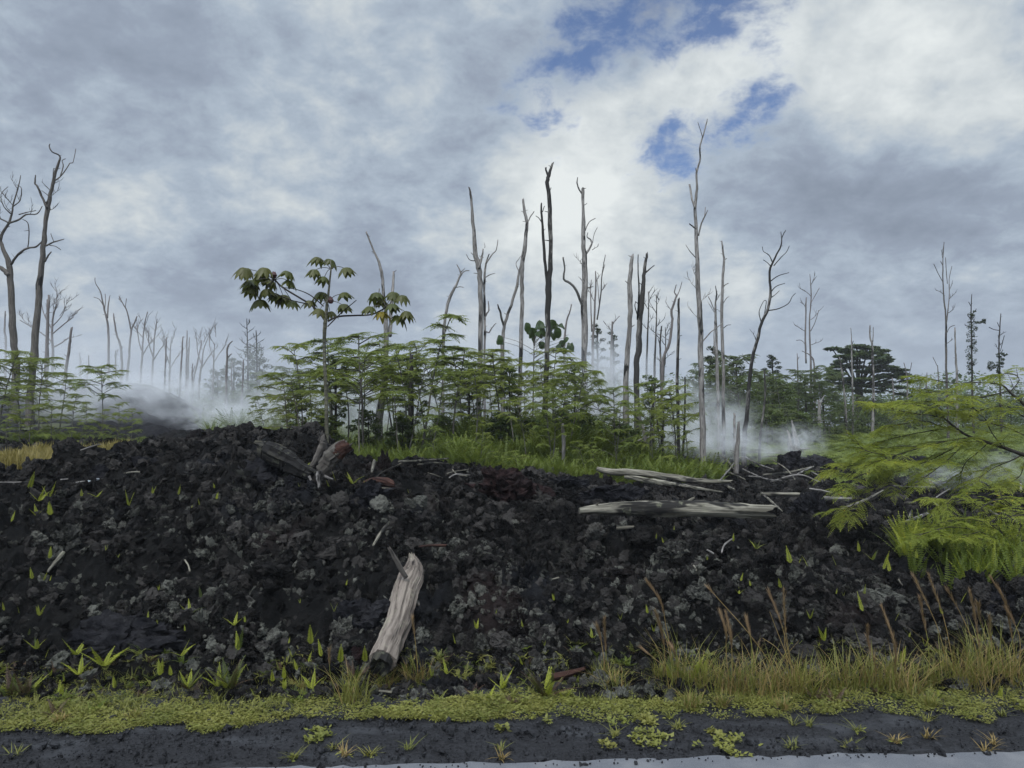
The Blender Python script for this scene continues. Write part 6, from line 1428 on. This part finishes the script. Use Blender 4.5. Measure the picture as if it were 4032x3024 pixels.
feather_tree('feathery_tree', 'light green feathery tree leaning in from the right with dark branches', 'F', Yf, (gx.x, Yf+.1, hz(gx.x, Yf)), [
    ([(1960, 800, 34), (1860, 700, 30), (1712, 650, 26), (1575, 600, 23), (1480, 570, 21), (1370, 535, 19), (1290, 490, 15), (1190, 410, 10)], .1, 0),
    ([(1365, 535, 11), (1200, 560, 9), (1040, 600, 7), (880, 650, 5), (760, 690, 4)], 0, -.25), ([(1360, 540, 12), (1220, 620, 9), (1080, 690, 7), (930, 745, 5), (850, 765, 4)], 0, .2), ([(1350, 545, 8), (1280, 620, 6), (1180, 710, 5), (1070, 790, 3)], 0, -.3),
    ([(1330, 515, 8), (1200, 480, 6), (1050, 500, 5), (900, 530, 4), (790, 560, 3)], 0, .35), ([(1190, 410, 8), (1100, 390, 6), (980, 380, 5), (840, 340, 3), (770, 320, 3)], 0, -.15), ([(1190, 410, 6), (1170, 350, 5), (1100, 300, 4), (1000, 310, 3), (880, 310, 2)], 0, .3),
    ([(1860, 700, 26), (1790, 430, 22), (1712, 320, 18), (1620, 240, 15), (1560, 190, 9), (1400, 175, 5), (1250, 180, 4), (1090, 150, 3)], .1, .1), ([(1600, 235, 9), (1450, 270, 8), (1310, 300, 6), (1150, 325, 4), (980, 320, 3)], .1, -.2),
    ([(1712, 640, 10), (1620, 690, 8), (1520, 730, 5), (1430, 790, 3)], .1, -.2), ([(1712, 520, 9), (1600, 470, 7), (1480, 440, 5), (1380, 400, 4)], .1, .3), ([(1575, 600, 8), (1500, 500, 6), (1450, 400, 4), (1380, 340, 3)], .05, -.3),
    ([(850, 765, 5), (810, 820, 4), (740, 870, 3), (650, 925, 3), (570, 1000, 2.5)], .2, .1), ([(930, 720, 5), (780, 725, 4), (620, 715, 3), (500, 740, 2.5)], 0, .3), ([(880, 650, 5), (760, 640, 4), (680, 620, 3), (640, 590, 2)], -.2, 0), ([(1480, 570, 7), (1400, 640, 5), (1330, 700, 4), (1300, 780, 3)], .1, .3),
    ([(1712, 400, 8), (1600, 330, 6), (1500, 340, 4), (1420, 360, 3)], .1, .4), ([(1620, 240, 8), (1680, 160, 6), (1640, 120, 4), (1580, 120, 3)], .1, .3), ([(1250, 190, 4), (1200, 230, 3), (1120, 240, 3)], .1, 0), ([(1712, 700, 8), (1690, 780, 5), (1640, 820, 3)], .1, -.1),
    ([(780, 725, 4), (700, 760, 3), (600, 800, 2.5), (560, 830, 2)], .1, -.1), ([(1040, 600, 5), (900, 590, 4), (800, 610, 3), (700, 640, 2)], 0, .3), ([(1080, 690, 5), (960, 700, 4), (860, 690, 3)], 0, -.3), ([(1200, 480, 5), (1080, 430, 4), (960, 440, 3), (860, 460, 2)], 0, .2)], .155, .15, .28, ll=.24, pairs=10)
Yg = 6.35
g = at(*full('F', 1640, 1330), Yg)
feather_tree('feathery_shrub', 'bright green feathery shrub above the right fern bank', 'F', Yg, (g.x, Yg, hz(g.x, Yg)), [
    ([(1630, 1260, 12), (1540, 1120, 9), (1430, 1000, 7), (1330, 950, 5), (1180, 935, 3)], 0, .1), ([(1430, 1000, 6), (1500, 950, 4), (1590, 930, 3)], 0, .2), ([(1600, 1230, 8), (1420, 1150, 6), (1230, 1120, 4), (1050, 1165, 3)], 0, -.15), ([(1640, 1240, 8), (1690, 1110, 6), (1650, 1020, 4), (1600, 1000, 3)], 0, .2),
    ([(1540, 1120, 6), (1380, 1070, 5), (1230, 1080, 4), (1110, 1100, 3)], 0, .25), ([(1690, 1110, 6), (1780, 1030, 5), (1850, 1000, 3)], .1, .2), ([(1330, 950, 4), (1280, 900, 3), (1220, 960, 3)], .1, 0), ([(1600, 1230, 7), (1560, 1150, 5), (1490, 1090, 4), (1640, 1050, 3)], 0, -.2), ([(1640, 1260, 6), (1500, 1210, 5), (1380, 1190, 3)], 0, -.2), ([(1660, 1240, 6), (1740, 1180, 5), (1760, 1120, 3)], 0, .0), ([(1420, 1150, 5), (1300, 1180, 4), (1180, 1160, 3)], -.1, 0)], .135, .13, .2, ll=.24, pairs=10)

# orange clay track glimpsed past the crest
cx_ = np.linspace(-.345, -.265, 24); cyy = np.linspace(11.5, 17, 16)
CA, CY = np.meshgrid(cx_, cyy); CX = CA*CY
CZ = h_base(CX, CY) + .06 + .10*sstep(0, .25, (CA+.345)/.08)*sstep(0, .25, (-.265-CA)/.08)
o = link('path', grid_mesh('path', CX, CY, CZ, M['clay'])); tag(o, 'orange clay track behind the crest', kind='structure')

# ------------------------------------------------------------------ steam and air
def steam_mat(name, dens, cut, sc, seed):
    m = bpy.data.materials.new(name); m.use_nodes = True; t = NT(m.node_tree); t.n.clear()
    out = t.new('ShaderNodeOutputMaterial'); oc = t.new('ShaderNodeTexCoord').outputs['Object']
    ln = t.vm('LENGTH', oc).outputs['Value']
    fall = t.mr(ln, .25, 1.0, 1, 0)
    n = t.noise(t.vm('ADD', t.scale(oc, (1.2, 1, .7)), (seed*3.1, seed*1.7, 0)).outputs[0], sc, 5, .62, .9)
    dn = t.m('MULTIPLY', t.m('MULTIPLY', t.mr(n, cut, cut+.3), fall), dens)
    v = t.new('ShaderNodeVolumePrincipled', {'Density': dn, 'Color': (.97, .98, 1, 1), 'Anisotropy': .15})
    t.l.new(v.outputs[0], out.inputs['Volume']); m.cycles.volume_sampling = 'DISTANCE' if hasattr(m.cycles, 'volume_sampling') else None
    return m
bm = bmesh.new(); bmesh.ops.create_icosphere(bm, subdivisions=3, radius=1)
PUFF = bpy.data.meshes.new('steam'); bm.to_mesh(PUFF); bm.free()
STEAM = [(210, 860, 24, 230, 70, 2.0, .22, .36), (330, 800, 33, 420, 110, 2.6, .08, .30), (60, 800, 30, 260, 120, 2.4, .10, .30), (345, 862, 27.5, 180, 78, 2.8, .46, .42), (480, 900, 25, 130, 52, 1.8, .5, .40), (150, 835, 25, 130, 70, 1.8, .40, .40), (600, 880, 22.5, 140, 75, 1.8, .40, .38), (820, 850, 23.5, 200, 110, 2.4, .26, .36), (1040, 830, 24, 200, 120, 2.4, .28, .36),
         (1310, 850, 22.5, 125, 130, 2.4, .60, .38), (1200, 850, 21.5, 120, 110, 2.0, .36, .38), (1470, 915, 22, 170, 95, 2.2, .75, .40), (1600, 958, 18.6, 130, 46, 1.3, .8, .40), (1725, 955, 17.5, 60, 48, 1.0, .6, .40), (2050, 1030, 12.6, 110, 30, .9, .45, .42), (2190, 1005, 13.5, 90, 45, .9, .35, .42)]
for k, (px, py, Y, rx_, ry_, rd, dens, cut) in enumerate(STEAM):
    c = at(px*1.8228, py*1.8228, Y); s_ = 1.8228/FPX*Y
    me = PUFF.copy(); me.materials.append(steam_mat('steam_%d' % k, dens*2.6, cut, 2.6, k))
    o = link('steam', me, None, c, None, (rx_*s_*1.15, rd, ry_*s_*1.15))
    tag(o, 'white steam drifting from the warm lava', kind='stuff')

mb = MB()
x0, x1, y0, y1, z0, z1 = -170, 170, -12, 160, -1.7, 16
v = [(x0, y0, z0), (x1, y0, z0), (x1, y1, z0), (x0, y1, z0), (x0, y0, z1), (x1, y0, z1), (x1, y1, z1), (x0, y1, z1)]
mb.add(v, [(3, 2, 1, 0), (4, 5, 6, 7), (0, 1, 5, 4), (1, 2, 6, 5), (2, 3, 7, 6), (3, 0, 4, 7)])
m = bpy.data.materials.new('haze'); m.use_nodes = True; t = NT(m.node_tree); t.n.clear()
out = t.new('ShaderNodeOutputMaterial'); v = t.new('ShaderNodeVolumePrincipled', {'Density': .0008, 'Color': (.93, .96, 1, 1)})
t.l.new(v.outputs[0], out.inputs['Volume'])
o = mb.build('haze', m); tag(o, 'thin pale mist in the air', kind='stuff')
# ------------------------------------------------------------------ sky, light, camera
SUN_EL, SUN_AZ = math.radians(58), math.radians(200)      # azimuth clockwise from +Y (north)
w = bpy.data.worlds.new('World'); scn.world = w; w.use_nodes = True
t = NT(w.node_tree); t.n.clear()
BG = .10
out = t.new('ShaderNodeOutputWorld')
tc = t.new('ShaderNodeTexCoord').outputs['Generated']
sky = t.new('ShaderNodeTexSky', sky_type='NISHITA', sun_disc=False, sun_elevation=SUN_EL, sun_rotation=SUN_AZ)
sky.air_density = 1.0; sky.dust_density = .4; sky.ozone_density = 2.0
d = t.vm('NORMALIZE', tc).outputs[0]
xyz = t.new('ShaderNodeSeparateXYZ', {0: d})
zc = t.m('MAXIMUM', xyz.outputs[2], 0.0)
den = t.m('ADD', zc, .42)
cp = t.new('ShaderNodeCombineXYZ', {0: t.m('DIVIDE', xyz.outputs[0], den), 1: t.m('DIVIDE', xyz.outputs[1], den), 2: 0.0}).outputs[0]
def blob(px, py, r_out, amp, r_in=0.):
    """soft patch of cloud (or of clear air) round a direction of the sky; radii in degrees"""
    v = ray(px*1.8228, py*1.8228).normalized()
    dt = t.vm('DOT_PRODUCT', d, tuple(v)).outputs['Value']
    return t.m('MULTIPLY', t.mr(dt, math.cos(math.radians(r_out)), math.cos(math.radians(r_in))), amp)
def total(xs):
    a = xs[0]
    for b_ in xs[1:]: a = t.m('ADD', a, b_)
    return a
n_big = t.noise(cp, 2.1, 8, .52, .15)
n_mid = t.noise(t.vm('ADD', cp, (5, 2, 0)).outputs[0], 5.6, 9, .60, .35)
n_fine = t.noise(t.vm('ADD', cp, (1, 8, 0)).outputs[0], 16, 8, .64, .2)
# blue gaps
hole = total([blob(1335, 45, 5.2, .46, 1), blob(1470, 0, 5.2, .58, 1), blob(1600, 0, 4.6, .58, 1), blob(1250, 110, 4.6, .34), blob(1170, 180, 4.6, .38),
              blob(1045, 235, 4, .20), blob(1650, 215, 3.8, .42), blob(1600, 262, 3.4, .42), blob(1475, 312, 3.6, .44), blob(1410, 345, 3.4, .38), blob(1185, 310, 3, .22), blob(1700, 180, 3, .2)])
gn = total([t.m('MULTIPLY', t.m('SUBTRACT', n_mid, .5), 1.6), t.m('MULTIPLY', t.m('SUBTRACT', n_fine, .5), 2.4), t.m('MULTIPLY', t.m('SUBTRACT', n_big, .5), .5)])
gap = t.m('MULTIPLY', t.mr(t.m('ADD', hole, gn), .26, 1.08), t.mr(hole, .04, .22))
# cloud light and dark
lum = total([t.m('MULTIPLY', t.m('SUBTRACT', n_big, .5), 1.25), t.m('MULTIPLY', t.m('SUBTRACT', n_mid, .5), 1.25), t.m('MULTIPLY', t.m('SUBTRACT', n_fine, .5), 1.0),
             blob(1740, 120, 9, .42), blob(1560, 140, 6, .30), blob(1300, 230, 7, .10), blob(1420, 200, 6, .08), blob(1400, 290, 8, -.10), blob(2130, 90, 8, .35), blob(1990, 200, 7, .22),
             blob(1220, 330, 7, .24), blob(1400, 500, 13, .40), blob(1250, 420, 7, .08), blob(1130, 560, 9, .20), blob(950, 370, 7, .22), blob(620, 350, 7, .26), blob(120, 400, 10, .20),
             blob(830, 60, 9, .12), blob(560, 20, 9, .10), blob(60, 30, 8, .1),
             blob(270, 130, 9, -.24), blob(110, 240, 8, -.20), blob(480, 180, 8, -.10), blob(1040, 330, 6, -.16), blob(1640, 400, 7, -.34), blob(1990, 340, 8, -.22),
             blob(1850, 470, 9, -.16), blob(600, 560, 11, -.16), blob(300, 600, 12, -.10), blob(850, 560, 9, -.10), blob(1960, 640, 12, -.12), blob(780, 300, 6, -.1)])
cr = t.new('ShaderNodeValToRGB', {0: t.m('ADD', t.m('MULTIPLY', lum, .66), .47, clamp=True)})
e = cr.color_ramp.elements
e[0].position = .0; e[0].color = (0.197, 0.231, 0.307, 1)
e[1].position = 1.; e[1].color = (0.672, 0.697, 0.731, 1)
for p_, c_ in ((.30, (0.260, 0.302, 0.395, 1)), (.50, (0.344, 0.399, 0.496, 1)), (.72, (0.504, 0.538, 0.588, 1))):
    q = e.new(p_); q.color = c_
cloud = t.mix(1.0, cr.outputs[0], (.985, 1.0, .955), 'MULTIPLY')
# evening out towards the horizon
hz_f = t.mr(xyz.outputs[2], .02, .22, .62, 0)
cloud = t.mix(hz_f, cloud, (.32, .37, .45))
cloud10 = t.mix(1.0, cloud, (1/BG, 1/BG, 1/BG), 'MULTIPLY')
clear = t.mix(1.0, sky.outputs[0], (.74, .80, .96), 'MULTIPLY')
col = t.mix(t.m('MULTIPLY', gap, .95), cloud10, clear)
# unseen overcast around the sun, brightness added for more top light
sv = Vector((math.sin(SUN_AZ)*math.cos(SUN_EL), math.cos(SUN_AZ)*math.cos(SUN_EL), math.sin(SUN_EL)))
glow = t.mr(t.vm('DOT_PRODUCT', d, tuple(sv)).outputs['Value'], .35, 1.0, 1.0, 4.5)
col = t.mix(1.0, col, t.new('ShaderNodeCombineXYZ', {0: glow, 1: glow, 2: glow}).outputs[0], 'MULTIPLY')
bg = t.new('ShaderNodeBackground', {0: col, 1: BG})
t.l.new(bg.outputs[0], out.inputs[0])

L = bpy.data.lights.new('sun', 'SUN'); L.energy = 1.5; L.angle = math.radians(10); L.color = (1, .965, .90)
so = bpy.data.objects.new('sun', L); COL.objects.link(so)
so.rotation_euler = (-sv).to_track_quat('-Z', 'Y').to_euler(); so.location = (0, 0, 30)

cam = bpy.data.cameras.new('camera'); co_ = bpy.data.objects.new('camera', cam); COL.objects.link(co_)
cam.sensor_width = 36; cam.lens = 36*FPX/W0; cam.clip_start = .05; cam.clip_end = 3000
co_.location = (0, 0, EYE); co_.rotation_euler = (PI/2 + PITCH, 0, 0)
scn.camera = co_
scn.view_settings.view_transform = 'Standard'; scn.view_settings.look = 'None'
scn.view_settings.exposure = EXPO; scn.view_settings.gamma = 1
cy = scn.cycles
cy.use_denoising = True
try: cy.denoiser = 'OPENIMAGEDENOISE'
except Exception: pass
cy.max_bounces = 6; cy.diffuse_bounces = 3; cy.glossy_bounces = 2; cy.transmission_bounces = 4; cy.transparent_max_bounces = 8
cy.volume_bounces = 1; cy.volume_step_rate = 2.0; cy.volume_max_steps = 128
cy.use_adaptive_sampling = True; cy.adaptive_threshold = .01
cy.caustics_reflective = False; cy.caustics_refractive = False
w.cycles.sampling_method = 'MANUAL'; w.cycles.sample_map_resolution = 512
